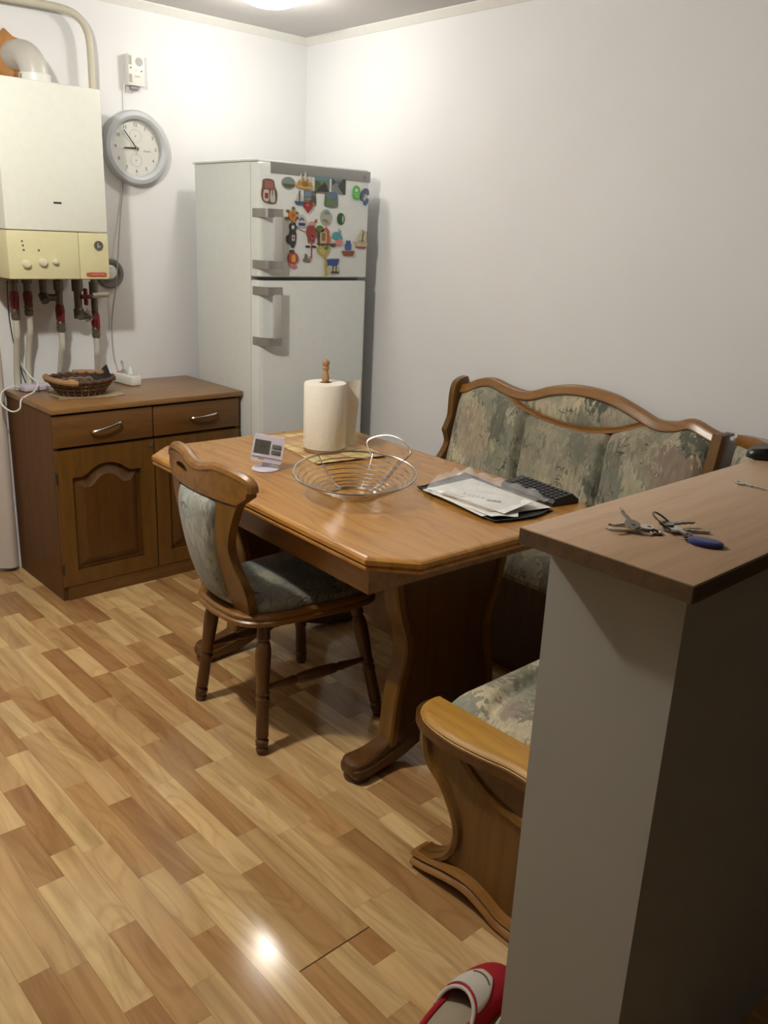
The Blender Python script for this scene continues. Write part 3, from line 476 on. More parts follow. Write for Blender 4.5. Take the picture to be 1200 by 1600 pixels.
bd = B(); bx = [(-1.3155 + .008 * math.cos(a), 1.284 + .008 * math.sin(a)) for a in [PI / 2 + PI * k / 8 for k in range(9)]] + [(-1.2485 + .008 * math.cos(a), 1.284 + .008 * math.sin(a)) for a in [-PI / 2 + PI * k / 8 for k in range(9)]]
bd.prism(bx, by - .0022, by + .001, 'xz'); bdo = bd.build('brand_plate', plain((.45, .05, .03), .4), t, label='small red oval plate with pale lettering')
text('lettering', 'ARISTON', .0135, plain((.75, .38, .30), .5), bdo, (-1.276, by - .0026, 1.2838), (PI / 2, 0, 0))
B().tube(circ(.0055, 16, (-1.3135, by - .0026, 1.284), 'y'), .0008, 5, True).build('round_mark', plain((.75, .38, .30), .5), bdo)
# flue
t = thing('flue_pipe', 'white flue elbow rising from the boiler into the wall', 'flue pipe', (0, 0, 0))
fc = (-1.41, -.20)
path = smooth([(fc[0], fc[1], 1.955), (fc[0], fc[1], 1.985), (fc[0] - .003, fc[1] + .006, 2.02), (fc[0] - .008, fc[1] + .03, 2.05), (fc[0] - .010, fc[1] + .07, 2.066), (fc[0] - .012, fc[1] + .12, 2.070), (fc[0] - .014, -.005, 2.070)], 4)
B().tube(path, .050, 24).build('elbow', plain((.62, .60, .55), .35), t)
B().lathe([(.054, 1.954), (.0565, 1.956), (.0565, 1.992), (.054, 1.994)], (fc[0], fc[1], 0), 28).build('clamp_collar', M_white, t)
B().box(fc[0] - .058, fc[0] - .05, fc[1] - .014, fc[1] - .002, 1.962, 1.988).build('clamp_screw', M_steel, t)
B().rings([[(fc[0] - .03 + (r + .012 * math.sin(k * 2.1)) * math.cos(2 * PI * k / 20), y, 2.07 + (r + .012 * math.cos(k * 3.7)) * math.sin(2 * PI * k / 20)) for k in range(20)] for r, y in ((.085, -.002), (.08, -.02), (.07, -.032), (.055, -.04))]).build('foam_filling', plain((.50, .24, .08), .9), t, label='orange foam around the hole in the wall')
# gas pipe
gp = B().tube(smooth([(-1.75, -.055, 2.255), (-1.5, -.055, 2.258), (-1.35, -.055, 2.262), (-1.24, -.055, 2.263), (-1.18, -.055, 2.252), (-1.143, -.055, 2.222), (-1.125, -.055, 2.175), (-1.121, -.055, 2.10), (-1.121, -.055, 1.98), (-1.122, -.055, 1.85)], 6), .0145, 12)
gp.tube(smooth([(-1.122, -.055, 1.85), (-1.125, -.055, 1.78), (-1.16, -.055, 1.75), (-1.2265, -.055, 1.745)], 5), .0145, 12)
tag(gp.build('gas_pipe', plain((.60, .56, .45), .4)), 'cream painted gas pipe bending down behind the boiler', 'pipe')
# pipes with valves under the boiler
def vpipe(x, yv, z1, z2, zend, xe, label, hand=False, kind=0):
    t = thing('water_pipe', label, 'pipe', (x, yv, zend), 0, 'pipes under the boiler')
    L = lambda X, Y, Z: (X - x, Y - yv, Z - zend)
    B().turned(L(x, yv, 1.264), L(x, yv, z1), [(0, .012), (.15, .012), (.16, .019), (.5, .019), (.52, .014), (1, .014)], 12).build('brass_fitting', M_brass, t)
    v = B().turned(L(x, yv, z1), L(x, yv, z2 + .02), [(0, .014), (.12, .017), (.4, .019), (.85, .017), (1, .014)], 12).build('red_valve', M_red, t)
    B().box(-.006, .006, -.034, -.012, (z1 + z2) / 2 - .025 - zend, (z1 + z2) / 2 + .012 - zend, bev=.003).build('valve_lever', M_red, v)
    B().turned(L(x, yv, z2 + .021), L(x, yv, z2 - .024), [(0, .015), (.2, .018), (.45, .015), (.5, .018), (.9, .017), (1, .013)], 12).build('brass_nut', M_brass, t)
    B().tube(smooth([L(x, yv, z2 - .02), L(x, yv, z2 - .08), L(x + (xe - x) * .25, yv + .018, z2 - .12), L(x + (xe - x) * .7, -.055, z2 - .19), L(xe, -.037, (z2 - .19) * .5 + zend * .5), L(xe, -.035, zend)], 5), .0125, 12).build('plastic_tube', plain((.58, .56, .48), .4), t)
zt_ = .7985
vpipe(-1.519, -.10, 1.205, 1.115, zt_, -1.512, 'white water pipe with red valve, leftmost under the boiler')
vpipe(-1.465, -.10, 1.205, 1.13, zt_, -1.463, 'white water pipe with red valve, second from left under the boiler')
vpipe(-1.337, -.10, 1.15, 1.06, zt_, -1.334, 'white water pipe with a long steel fitting, third under the boiler')
vpipe(-1.186, -.10, 1.115, 1.03, zt_, -1.162, 'white water pipe with red cross-handled valve, rightmost and lowest')
t = thing('brass_tee', 'dark brass tee and elbow between the pipes under the boiler', 'pipe fitting', (0, 0, 0))
B().turned((-1.257, -.10, 1.264), (-1.257, -.10, 1.09), [(0, .020), (.1, .023), (.35, .023), (.36, .016), (.75, .016), (.78, .021), (1, .020)], 14).build('valve_body', M_brass, t)
B().cyl((-1.257, -.10, 1.10), (-1.205, -.10, 1.105), .017).build('elbow', M_brass, t)
B().tube(smooth([(-1.40, -.10, 1.262), (-1.40, -.10, 1.20), (-1.385, -.10, 1.18), (-1.35, -.10, 1.178)], 4), .014, 12).build('cross_pipe', M_brass, t)
B().turned((-1.405, -.10, 1.19), (-1.405, -.128, 1.165), [(0, .017), (1, .017)], 12).build('cap', M_brass, t)
B().box(-1.236, -1.222, -.125, -.105, 1.145, 1.215, bev=.005).build('red_handle', M_red, t)
B().box(-1.252, -1.206, -.125, -.108, 1.172, 1.19, bev=.004).build('red_handle', M_red, t)
B().cyl((-1.20, -.115, 1.185), (-1.13, -.115, 1.188), .011).build('white_pipe_end', plain((.6, .58, .5), .4), t)
B().tube(smooth([(-1.232, -.12, 1.13), (-1.215, -.13, 1.10), (-1.22, -.13, 1.085), (-1.24, -.125, 1.08)], 4), .006, 8).build('drain_tap', M_chrome, t)
# round vent
t = thing('wall_duct_ring', 'round grey duct ring with a white cap behind the boiler', 'duct', (-1.068, 0, 1.270))
B().lathe([(.064, 0), (.064, .012), (.058, .018), (.046, .018), (.040, .010), (.001, .009)], (0, -.0005, 0), 36, (0, -1, 0)).build('grey_ring', plain((.20, .20, .19), .5), t)
B().lathe([(.030, 0), (.030, .05), (.024, .06), (.001, .062)], (-.020, -.009, .008), 24, (0, -1, 0)).build('white_cap', M_white, t)
# ------------------------------------------------------------------ clock
t = thing('wall_clock', 'round silver-rimmed wall clock with a white dial showing five to nine', 'clock', (-.925, 0, 1.790))
B().lathe([(.146, 0), (.150, .006), (.150, .030), (.143, .040), (.128, .044), (.118, .040), (.113, .034), (.113, .020), (.113, 0.001)], (0, -.002, 0), 56, (0, -1, 0)).build('rim', plain((.50, .52, .55), .45), t)
dl = B().lathe([(.1125, 0), (.1125, .018), (.001, .0181)], (0, -.002, 0), 48, (0, -1, 0)).build('dial', plain((.68, .68, .64), .5), t)
M_ink = plain((.08, .08, .09), .6); M_inkl = plain((.35, .35, .34), .6)
for h in range(1, 13):
    a = PI / 2 - h * PI / 6; text('numeral', str(h), .019, M_ink, dl, (.092 * math.cos(a), -.0205, .092 * math.sin(a)), (PI / 2, 0, 0))
tk = B()
for k in range(60):
    a = k * PI / 30; r0, r1 = (.104, .1085); d = V(math.cos(a), 0, math.sin(a)); q = V(-math.sin(a), 0, math.cos(a)) * (.0011 if k % 5 == 0 else .0004)
    tk.add([d * r0 + q, d * r1 + q, d * r1 - q, d * r0 - q], [(0, 1, 2, 3)])
tk.build('minute_track', M_ink, dl, mtx=Matrix.Translation((0, -.0205, 0)))
for c, nm in (((0, .048), 'upper_subdial'), ((0, -.048), 'lower_subdial')):
    B().tube(circ(.026, 28, (c[0], -.0205, c[1]), 'y'), .0005, 4, True).build(nm, M_inkl, dl)
    B().cyl((c[0], -.020, c[1]), (c[0], -.0212, c[1]), .0022, n=10).build('subdial_hub', M_ink, dl)
text('lettering', 'Quartz', .012, M_inkl, dl, (.052, -.0206, -.008), (PI / 2, 0, 0))
def hand(nm, ang, L, wd, y, m=M_dark):
    d = V(math.cos(ang), 0, math.sin(ang)); q = V(-math.sin(ang), 0, math.cos(ang)) * wd
    B().rings([[d * -.012 + q * .7 + V(0, y, 0), d * L + q * .5 + V(0, y, 0), d * L - q * .5 + V(0, y, 0), d * -.012 - q * .7 + V(0, y, 0)], [d * -.012 + q * .7 + V(0, y + .001, 0), d * L + q * .5 + V(0, y + .001, 0), d * L - q * .5 + V(0, y + .001, 0), d * -.012 - q * .7 + V(0, y + .001, 0)]]).build(nm, m, t)
hand('hour_hand', PI / 2 - (8.92) * PI / 6, .056, .0045, -.026); hand('minute_hand', PI / 2 - 53.5 * PI / 30, .088, .0036, -.028); hand('second_hand', PI / 2 - 31 * PI / 30, .03, .0008, -.030, plain((.5, .38, .1), .4))
B().cyl((0, -.020, 0), (0, -.032, 0), .004, n=12).build('centre_pin', plain((.5, .4, .12), .3, .8), t)
# ------------------------------------------------------------------ gas detector
t = thing('gas_detector', 'white gas alarm box on the wall above the clock', 'alarm', (-.918, 0, 2.092))
B().box(-.037, .037, -.042, -.001, -.060, .060, bev=.003).build('housing', M_white, t)
B().box(-.034, -.021, -.0428, -.041, .018, .052).build('grille_slot', plain((.42, .41, .37), .6), t); B().box(-.034, -.022, -.0428, -.041, -.050, -.018).build('grille_slot', plain((.42, .40, .37), .6), t)
B().lathe([(.017, 0), (.017, .001), (.001, .0015)], (.012, -.042, .032), 24, (0, -1, 0)).build('speaker_grille', plain((.45, .44, .41), .6), t)
for x, z in ((-.026, .006), (.022, -.002)): B().cyl((x, -.041, z), (x, -.0432, z), .003, n=10).build('indicator', M_dark, t)
B().cyl((.002, -.041, .002), (.002, -.0445, .002), .006, n=16).build('test_button', M_white, t)
B().box(-.010, .014, -.0428, -.041, -.026, -.023).build('label_line', M_grey, t)
B().box(-.022, .014, -.032, -.012, -.074, -.0605, bev=.003).build('connector', M_grey, t)
tag(B().tube(smooth([(-.958, -.008, 2.036), (-.962, -.006, 1.99), (-.963, -.006, 1.935)], 4), .0028, 6).build('detector_cable', M_white), 'short white cable hanging from the gas alarm behind the clock', 'cable')
tag(B().tube(smooth([(-.985, -.006, 1.65), (-.990, -.008, 1.60), (-1.003, -.010, 1.53), (-1.022, -.020, 1.42), (-1.036, -.030, 1.34), (-1.046, -.034, 1.27), (-1.054, -.030, 1.20), (-1.066, -.012, 1.10), (-1.074, -.010, 1.00), (-1.070, -.012, .90), (-1.062, -.030, .845)], 5), .0024, 6).build('detector_cable', plain((.42, .41, .41), .5)), 'thin pale grey cable running down the wall from the clock to the power strip', 'cable')
# ------------------------------------------------------------------ curtain
M_cur = plain((.62, .55, .50), .8, name='curtain_cloth')
def cf_(u, v):
    x = -1.572 - .85 * u - (.075 if v > .45 else 0) * min(1, (v - .45) * 6 if v > .45 else 0) ; z = .02 + 2.28 * v
    return (x, -.028 - .016 * math.sin(u * 46 + .6 * math.sin(v * 3)) * (1 - .25 * v) , z)
t = thing('curtain', 'pale curtain hanging to the floor left of the sideboard', 'curtain', (0, 0, 0))
B().grid(cf_, 90, 14, (0, .0015, 0)).build('curtain_cloth', M_cur, t)
B().tube([(-1.60, -.045, 2.305), (-2.5, -.045, 2.305)], .011, 10).build('curtain_rod', M_white, t)
for i in range(5): B().box(-1.75 - i * .18, -1.74 - i * .18, -.055, -.001, 2.298, 2.312).build('rod_bracket', M_white, t)
# ------------------------------------------------------------------ dining table
TZ = .74
def octa(W, L, c, z): return [(-W, -L + c, z), (-W, L - c, z), (-W + c, L, z), (W - c, L, z), (W, L - c, z), (W, -L + c, z), (W - c, -L, z), (-W + c, -L, z)]
t = thing('dining_table', 'honey oak dining table with clipped corners and two carved pedestals', 'table', (-1.0668, -1.7034, 0), -.0455)
def ro(d, z, W=.4204, L=.678, c=.0947): return octa(W - d, L - d, c - d * .59, z)
B().rings([ro(.07, .7025), ro(.010, .7025), ro(.0, .706), ro(-.001, .713), ro(.004, .717), ro(.004, .720), ro(-.003, .722), ro(-.003, .733), ro(.002, .738), ro(.009, .740)]).build('table_top', W_table, t, 12)
ap = B()
for s_ in (-1, 1): ap.box(*(sorted((s_ * .365, s_ * .345))), -.53, .53, .61, .702); ap.box(-.345, .345, *(sorted((s_ * .53, s_ * .51))), .61, .702)
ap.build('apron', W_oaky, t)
prof = smooth([(.60, .215), (.55, .207), (.476, .19), (.40, .165), (.345, .162), (.30, .170), (.26, .182), (.20, .193), (.14, .197), (.075, .205)], 4)
for s_, y0 in ((-1, -.44), (1, .44)):
    half = [(hw, z) for z, hw in prof]
    poly = [(hw, z) for hw, z in [(h_, z_) for h_, z_ in half]] + [(.10, .085), (.05, .12), (0, .13), (-.05, .12), (-.10, .085)] + [(-h_, z_) for h_, z_ in half[::-1]]
    # panel with a raised moulding along both curved sides
    pd = B().prism(poly, y0 - .02, y0 + .02, 'xz').build('pedestal_panel', W_dark, t, 40)  # darker oak than the moulding: the unlit face's shade is put into the colour
    for e in (-1, 1):
        pp = [(e * h_, y0, z_) for h_, z_ in half]
        B().sweep(pp, [(-.016, -.032), (.004, -.032), (.009, -.026), (.009, .026), (.004, .032), (-.016, .032)], (0, 1, 0)).build('edge_moulding', W_oak, pd, 30) if e == -1 else B().sweep(pp, [(.016, -.032), (-.004, -.032), (-.009, -.026), (-.009, .026), (-.004, .032), (.016, .032)], (0, 1, 0)).build('edge_moulding', W_oak, pd, 30)
        # scrolled foot
        secs = []
        for xx, zb, zt, hw in smooth([(.10, .045, .125, .030), (.16, .025, .118, .032), (.215, .014, .092, .034), (.26, .012, .074, .038), (.30, .012, .066, .043), (.335, .014, .064, .044), (.352, .018, .056, .034), (.358, .028, .046, .018)], 3):
            m_ = (zb + zt) / 2
            xx *= .965; secs.append([(e * xx, y0 - hw + .006, zb), (e * xx, y0 + hw - .006, zb), (e * xx, y0 + hw, zb + .008), (e * xx, y0 + hw, m_ + .004), (e * xx, y0 + hw - .006, m_ + .008), (e * xx, y0 + hw - .007, zt - .005), (e * xx, y0 + hw - .014, zt), (e * xx, y0 - hw + .014, zt), (e * xx, y0 - hw + .007, zt - .005), (e * xx, y0 - hw + .006, m_ + .008), (e * xx, y0 - hw, m_ + .004), (e * xx, y0 - hw, zb + .008)])
        ft = B().rings(secs).build('foot', W_dark, t, 22)
        B().lathe([(.038, 0), (.040, .006), (.036, .016)], (e * .305, y0, 0), 18).build('foot_pad', W_dark, ft)
    B().box(-.20, .20, y0 - .035, y0 + .035, .585, .61, bev=.004).build('bearer', W_oakx, t)
st = smooth([(-.42, .16), (-.39, .20), (-.34, .25), (-.25, .285), (-.12, .30), (0, .303), (.12, .30), (.25, .285), (.34, .25), (.39, .20), (.42, .16)], 3)
B().prism(st + [(.42, .44), (-.42, .44)], -.014, .014, 'yz').build('stretcher_board', W_oak, t)
# ------------------------------------------------------------------ chair
t = thing('dining_chair', 'oak chair with a slotted crest and grey-green upholstery pushed to the table', 'chair', (-1.325, -1.685, 0), -.05)
def seat_out(d, z, n=40):
    o = []
    for k in range(n):
        a = 2 * PI * k / n; c_, s__ = math.cos(a), math.sin(a); e = .42
        x = math.copysign(abs(c_) ** e, c_); y = math.copysign(abs(s__) ** e, s__)
        hx = .235 - d; hy = (.205 + .022 * x) - d
        if x < 0: hx = .262 - d - .03 * abs(y) ** 2
        o.append((x * hx, y * hy, z))
    return o
B().rings([seat_out(.025, .388), seat_out(.008, .392), seat_out(.0, .398), seat_out(.0, .408), seat_out(.006, .413), seat_out(.004, .417), seat_out(.004, .424), seat_out(.012, .430), seat_out(.03, .431)]).build('seat_frame', W_oakx, t, 30)
def cush(d, z): return [(max(x, -.185) if x < 0 else x, y, z_) for x, y, z_ in seat_out(d, z)]
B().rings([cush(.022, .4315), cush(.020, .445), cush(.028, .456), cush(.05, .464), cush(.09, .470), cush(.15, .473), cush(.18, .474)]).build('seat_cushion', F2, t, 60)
LR = 1.13; rl = [(0, .013), (.03, .017), (.10, .018), (.12, .014), (.14, .018), (.20, .021), (.30, .020), (.50, .016), (.52, .019), (.54, .015), (.57, .019), (.60, .016), (.86, .017), (.875, .013), (.895, .018), (.93, .017), (.945, .014), (.96, .017), (1, .013)]
for x0, y0, x1, y1 in ((-.17, .145, -.205, .192), (-.17, -.145, -.205, -.192), (.155, .155, .215, .222), (.155, -.155, .215, -.222)):
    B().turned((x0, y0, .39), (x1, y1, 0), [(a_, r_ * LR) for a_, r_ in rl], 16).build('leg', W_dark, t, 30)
for s_ in (-1, 1):
    B().turned((-.188, s_ * .17, .20), (.185, s_ * .19, .20), [(0, .007), (.1, .009), (.28, .014), (.3, .011), (.34, .016), (.5, .018), (.66, .016), (.7, .011), (.72, .014), (.9, .009), (1, .007)], 12).build('stretcher', W_dark, t, 30)
# backrest: leaning frame with wavy stiles and crest, slot, upholstered pad
def bx_(z): return -.205 - (z - .43) * .165 - .03 * math.sin(max(0, (z - .43) / .44) * PI)
wl = smooth([(.432, .142), (.46, .150), (.50, .160), (.54, .158), (.58, .148), (.62, .140), (.66, .143), (.72, .163), (.77, .184), (.79, .196), (.80, .204)], 3)
crest = [(-.205, .806), (-.220, .812), (-.224, .828), (-.216, .850), (-.175, .862), (-.125, .868), (-.085, .868), (-.05, .858), (0, .852), (.05, .862), (.085, .873), (.125, .874), (.175, .868), (.214, .855), (.226, .836), (.222, .818), (.205, .806)]
BX = lambda y, z: bx_(z) - .012 + .75 * y * y
fr = B()
def slab(poly_quads, th=.026):
    for q in poly_quads:
        vs = [(BX(y, z) - th / 2, y, z) for y, z in q] + [(BX(y, z) + th / 2, y, z) for y, z in q]; n = len(q)
        fr.add(vs, [tuple(range(n)), tuple(range(n, 2 * n))[::-1]] + [(i, (i + 1) % n, n + (i + 1) % n, n + i) for i in range(n)])
inner = lambda z: interp([(.432, .074), (.60, .084), (.80, .110)], z)
for s_ in (-1, 1):
    for (za, wa), (zb, wb) in zip(wl, wl[1:]):
        if zb > .801: continue
        slab([[(s_ * wa, za), (s_ * wb, zb), (s_ * inner(zb), zb), (s_ * inner(za), za)]])
    fr.build('stile', W_oak, t, 50); fr = B()
# crest as columns, leaving the slot open
cs = smooth(crest[2:-2], 4); cols = [i / 48 * .444 - .222 for i in range(49)]
ctop = lambda y: interp(sorted([(a, b_) for a, b_ in cs]), y)
cbot = lambda y: .782 + (.024 if abs(y) > .19 else 0) * (abs(y) - .19) / .03
slot = lambda y: max(0.0, 1 - ((y - .085) / .044) ** 2) ** .5 * .013
for a_, b_ in zip(cols, cols[1:]):
    ya = [(a_, cbot(a_)), (b_, cbot(b_)), (b_, ctop(b_)), (a_, ctop(a_))]; sa, sb_ = slot(a_), slot(b_)
    if sa > 0 or sb_ > 0:
        slab([[ya[0], ya[1], (b_, .828 - sb_), (a_, .828 - sa)], [(a_, .828 + sa), (b_, .828 + sb_), ya[2], ya[3]]], .032)
    else: slab([ya], .032)
cre = fr.build('crest_rail', W_oakx, t, 60)
B().tube([(BX(y, z), y, z - .006) for y, z in cs], .0185, 10).build('crest_bead', W_oakx, cre)
def pad(sgn, dep, zc0=.436, zc1=.782):
    def f(u, v):
        z = zc0 + (zc1 - zc0) * v; w_ = inner(z) + .004; y = -w_ + 2 * w_ * u; e = min(1, 7 * u, 7 * (1 - u)) ** .5 * min(1, 9 * v, 9 * (1 - v)) ** .5
        return (BX(y, z) + sgn * (.006 + dep * e * (.85 + .15 * math.sin(PI * u))), y, z)
    return f
B().grid(pad(-1, .027), 20, 24, (.01, 0, 0)).build('back_pad', F3, t, 70); B().grid(pad(1, .026), 20, 24, (-.01, 0, 0)).build('front_pad', F3, t, 70)
# ------------------------------------------------------------------ corner bench: short section with the end panel
t = thing('bench_section', 'near bench section with a carved oak end panel and upholstered seat', 'bench', (0, 0, 0))
PX0, PX1 = -1.505, -1.47
pf = smooth([(-2.486, .395), (-2.490, .34), (-2.509, .294), (-2.550, .262), (-2.585, .215), (-2.604, .171), (-2.600, .125), (-2.575, .085), (-2.53, .055), (-2.505, .05)], 4)
pb = smooth([(-2.50, .040), (-2.60, .060), (-2.68, .065), (-2.75, .045), (-2.82, .040), (-2.99, .045)], 3)
ep = B().prism(pf + pb + [(-2.99, .395)], PX0, PX1, 'yz').build('end_panel', W_door, t, 40)
pl_ = [(PX0, y, z) for y, z in pf]
B().sweep(pl_, [(-.002, .0), (-.002, -.010), (-.010, -.014), (-.020, -.010), (-.024, 0)], (1, 0, 0)).build('edge_bead', W_oak, ep)
rc_ = smooth([(-2.60, .385), (-2.66, .335), (-2.74, .305), (-2.82, .300), (-2.92, .32), (-2.985, .36)], 5)
B().prism(rc_ + [(-2.985, .388), (-2.61, .388)], PX0 - .0015, PX0 - .0005, 'yz').build('inset_panel', W_dark, ep)
B().sweep([(PX0 - .001, y, z) for y, z in rc_], [(-.006, 0), (-.004, -.007), (.008, -.011), (.016, -.004), (.016, 0)], (1, 0, 0)).build('arched_moulding', W_oak, ep)
bs = smooth([(-2.492, .022), (-2.54, .030), (-2.60, .044), (-2.665, .052), (-2.72, .040), (-2.77, .022), (-2.85, .022), (-2.99, .03)], 4)
B().sweep([(PX0 + .0, y, z) for y, z in bs], [(-.020, .034), (-.020, -.016), (-.010, -.022), (-.003, -.014), (.003, -.026), (.011, -.028), (.019, -.018), (.020, .034)], (1, 0, 0)).build('base_moulding', W_oaky, ep, 50)
B().lathe([(.018, 0), (.024, .01), (.02, .024)], (PX0 + .018, -2.522, 0), 16).build('foot', W_dark, ep); B().lathe([(.018, 0), (.024, .01), (.02, .03)], (PX0 + .018, -2.94, 0), 16).build('foot', W_dark, ep)
at = smooth([(-1.44, -2.455), (-1.475, -2.452), (-1.512, -2.470), (-1.540, -2.52), (-1.552, -2.60), (-1.545, -2.69), (-1.532, -2.76), (-1.535, -2.84), (-1.545, -2.99)], 4)
arm = B(); ring = lambda d, z: [(x + d * (1 if x < -1.45 else 0), y - d * (1 if y > -2.5 else 0), z) for x, y in at] + [(-1.44, -2.99, z)]
arm.rings([ring(.014, .394), ring(.004, .397), ring(0, .404), ring(.001, .412), ring(.007, .417), ring(.006, .421), ring(.012, .428), ring(.02, .4305)])
arm.build('arm_top', W_arm, ep, 35)
B().sweep([(x, y, .406) for x, y in at], [(0.004, -.011), (-.006, -.009), (-.010, 0), (-.006, .009), (.004, .011)], (0, 0, -1)).build('arm_edge_moulding', W_dark, ep, 60)
B().box(-1.47, -.62, -2.655, -2.637, .06, .39).build('front_panel', W_dark, t); B().box(-1.47, -.62, -2.985, -2.965, .05, .90).build('back_panel', W_dark, t)
def seat(x0, x1, y0, y1, z0, z1, seams=(), axis='x', ed=.05, by_=.0, crv=None):
    def f(u, v):
        x = x0 + (x1 - x0) * u; y = y0 + (y1 - y0) * v
        du = min(x - x0, x1 - x); dv = min(y - y0, y1 - y)
        e = min(1, du / ed) ** .5 * min(1, dv / ed) ** .5 if du >= 0 and dv >= 0 else 0
        h = e
        for s__ in seams:
            q = (x if axis == 'x' else y) - s__ - (crv(x, y) if crv else 0); h -= .30 * math.exp(-(q / .016) ** 2) * e
        return (x, y, z0 + (z1 - z0) * max(0, h))
    return f
nu = 60
sc = B().grid(seat(-1.458, -.63, -2.93, -2.478, .385, .462, (-2.62,), 'y', .06, crv=lambda x, y: .035 * math.sin((x + 1.45) * 7)), nu, 44); sc.box(-1.458, -.63, -2.93, -2.478, .37, .386)
sc.build('seat_cushion', F1, t, 80)
B().grid(lambda u, v: (-1.45 + .8 * u, -2.93 - .035 * v + .02 * math.sin(PI * v), .46 + .40 * v), 20, 12, (0, -.02, 0)).build('back_cushion', F1, t, 80)
# ------------------------------------------------------------------ long section along the right wall
t = thing('bench_section', 'long upholstered bench section with a scalloped oak back rail on the right wall', 'bench', (0, 0, 0))
lean = lambda z: -.05 - .2 * (.95 - z)
top = smooth([(-1.225, .890), (-1.262, .896), (-1.315, .923), (-1.385, .938), (-1.483, .919), (-1.584, .914), (-1.699, .953), (-1.814, .971), (-1.958, .962), (-2.074, .930), (-2.159, .904), (-2.232, .910), (-2.286, .928), (-2.35, .910), (-2.415, .892)], 4)
RW = .040
B().sweep([(lean(z - .02), y, z - RW / 2) for y, z in top], [(-RW / 2, -.012), (-RW / 2 + .004, -.018), (-.004, -.020), (.004, -.026), (RW / 2 - .008, -.028), (RW / 2, -.020), (RW / 2, .012), (-RW / 2, .012)], (1, 0, 0)).build('top_rail', W_oaky, t, 50)
low = smooth([(-1.46, .900), (-1.491, .888), (-1.55, .858), (-1.62, .838), (-1.70, .824), (-1.80, .815), (-1.885, .817), (-1.993, .835), (-2.06, .858), (-2.125, .885)], 4)
B().sweep([(lean(z), y, z) for y, z in low], [(-.012, -.006), (-.009, -.020), (0, -.017), (.009, -.022), (.012, -.006)], (1, 0, 0)).build('curved_lower_rail', W_oaky, t, 50)
topf = lambda y: interp(sorted([(a, b_ - .032) for a, b_ in top]), y); lowf = lambda y: interp(sorted(low), y) if -2.13 < y < -1.45 else 9
seamsY = lambda z: [-1.60 - .10 * (.82 - z) * .9, -1.985 - .06 * (.82 - z)]
def backf(u, v):
    y = -2.375 + (2.375 - 1.235) * u; zt = min(topf(y), lowf(y) - .004); z = .43 + (zt - .43) * v
    e = min(1, 12 * v) ** .5 * min(1, 10 * (1 - v)) ** .5 * min(1, (y + 2.375) / .04) ** .5 * min(1, (-1.235 - y) / .04) ** .5 if True else 1
    h = .012 + .036 * e
    for s__ in seamsY(z): h -= .030 * math.exp(-((y - s__) / .011) ** 2) + .008 * math.exp(-((y - s__) / .05) ** 2)
    return (lean(z) - h * (1.0 + .5 * (1 - v)), y, z)
B().grid(backf, 120, 30, (.02, 0, 0)).build('back_cushion', F1, t, 80)
def lensf(u, v):
    y = -2.115 + (2.115 - 1.47) * u; a = lowf(y) + .004; b_ = max(topf(y), a + .001); z = a + (b_ - a) * v
    return (lean(z) - .006 - .014 * math.sin(PI * u) ** .5 * math.sin(PI * v) ** .5, y, z)
B().grid(lensf, 60, 10, (.02, 0, 0)).build('crescent_pad', F1, t, 80)
B().box(-.05, -.035, -2.40, -1.22, .40, .84).build('back_board', W_dark, t)
# side cheek at the far end, wavy front edge
ck = smooth([(-.045, .922), (-.085, .915), (-.115, .895), (-.128, .853), (-.130, .80), (-.133, .757), (-.150, .72), (-.160, .699), (-.150, .675), (-.142, .645), (-.160, .61), (-.195, .575), (-.235, .545), (-.26, .50), (-.25, .46), (-.26, .42), (-.30, .39)], 4)
def cheek(y0, y1, nm, mt): return B().prism([(x, z) for x, z in ck] + [(-.30, .36), (-.035, .36), (-.035, .90)], y0, y1, 'xz').build(nm, mt, t, 40)
ch = cheek(-1.232, -1.204, 'end_cheek', W_oak)
# post at the corner end
B().sweep([(lean(z) - .010, -2.402 + .02 * (.9 - z), z) for z in (.42, .55, .7, .8, .86, .90)], [(-.020, -.028), (.014, -.028), (.020, -.018), (.020, .02), (-.020, .02)], (1, 0, 0)).build('corner_post', W_oak, t, 40)
B().box(-.095, -.035, -2.428, -2.398, .893, .902, bev=.003).build('post_cap', W_dark, t)
B().box(-.56, -.06, -1.225, -1.205, .0, .40).build('end_board', W_dark, t); B().box(-.545, -.525, -2.40, -1.225, .0, .385).build('front_panel', W_dark, t)
sc = B().grid(seat(-.60, -.10, -2.40, -1.23, .385, .455, (-1.62, -2.0), 'y', .06), 36, 80); sc.box(-.60, -.10, -2.40, -1.23, .37, .386); sc.build('seat_cushion', F1, t, 80)
# corner unit
t = thing('bench_section', 'corner bench unit with a plain oak rail, mostly behind the counter', 'bench', (0, 0, 0))
cA, cB = V(-.07, -2.475, 0), V(-.56, -2.94, 0)
def cp(s_, z, o=0): q = cA.lerp(cB, s_); return (q.x - o * .7071, q.y + o * .7071, z)
B().sweep([cp(0, .890), cp(.25, .915), cp(.5, .925), cp(.75, .915), cp(1, .89)], [(-.02, -.02), (-.02, .01), (.02, .01), (.02, -.02), (.006, -.026), (-.008, -.022)], (.7071, -.7071, 0)).build('top_rail', W_oaky, t, 40)
B().grid(lambda u, v: cp(u, .42 + (.885 - .42) * v, .02 + .028 * min(1, 8 * u, 8 * (1 - u)) ** .5 * min(1, 8 * v, 8 * (1 - v)) ** .5), 30, 20, (.012, -.012, 0)).build('back_cushion', F1, t, 80)
B().prism([(-.04, -2.42), (-.60, -2.42), (-.61, -2.475), (-.61, -2.99), (-.585, -2.985)][:4] + [(-.59, -2.98)], .37, .455, 'xy').build('seat_cushion', F1, t)
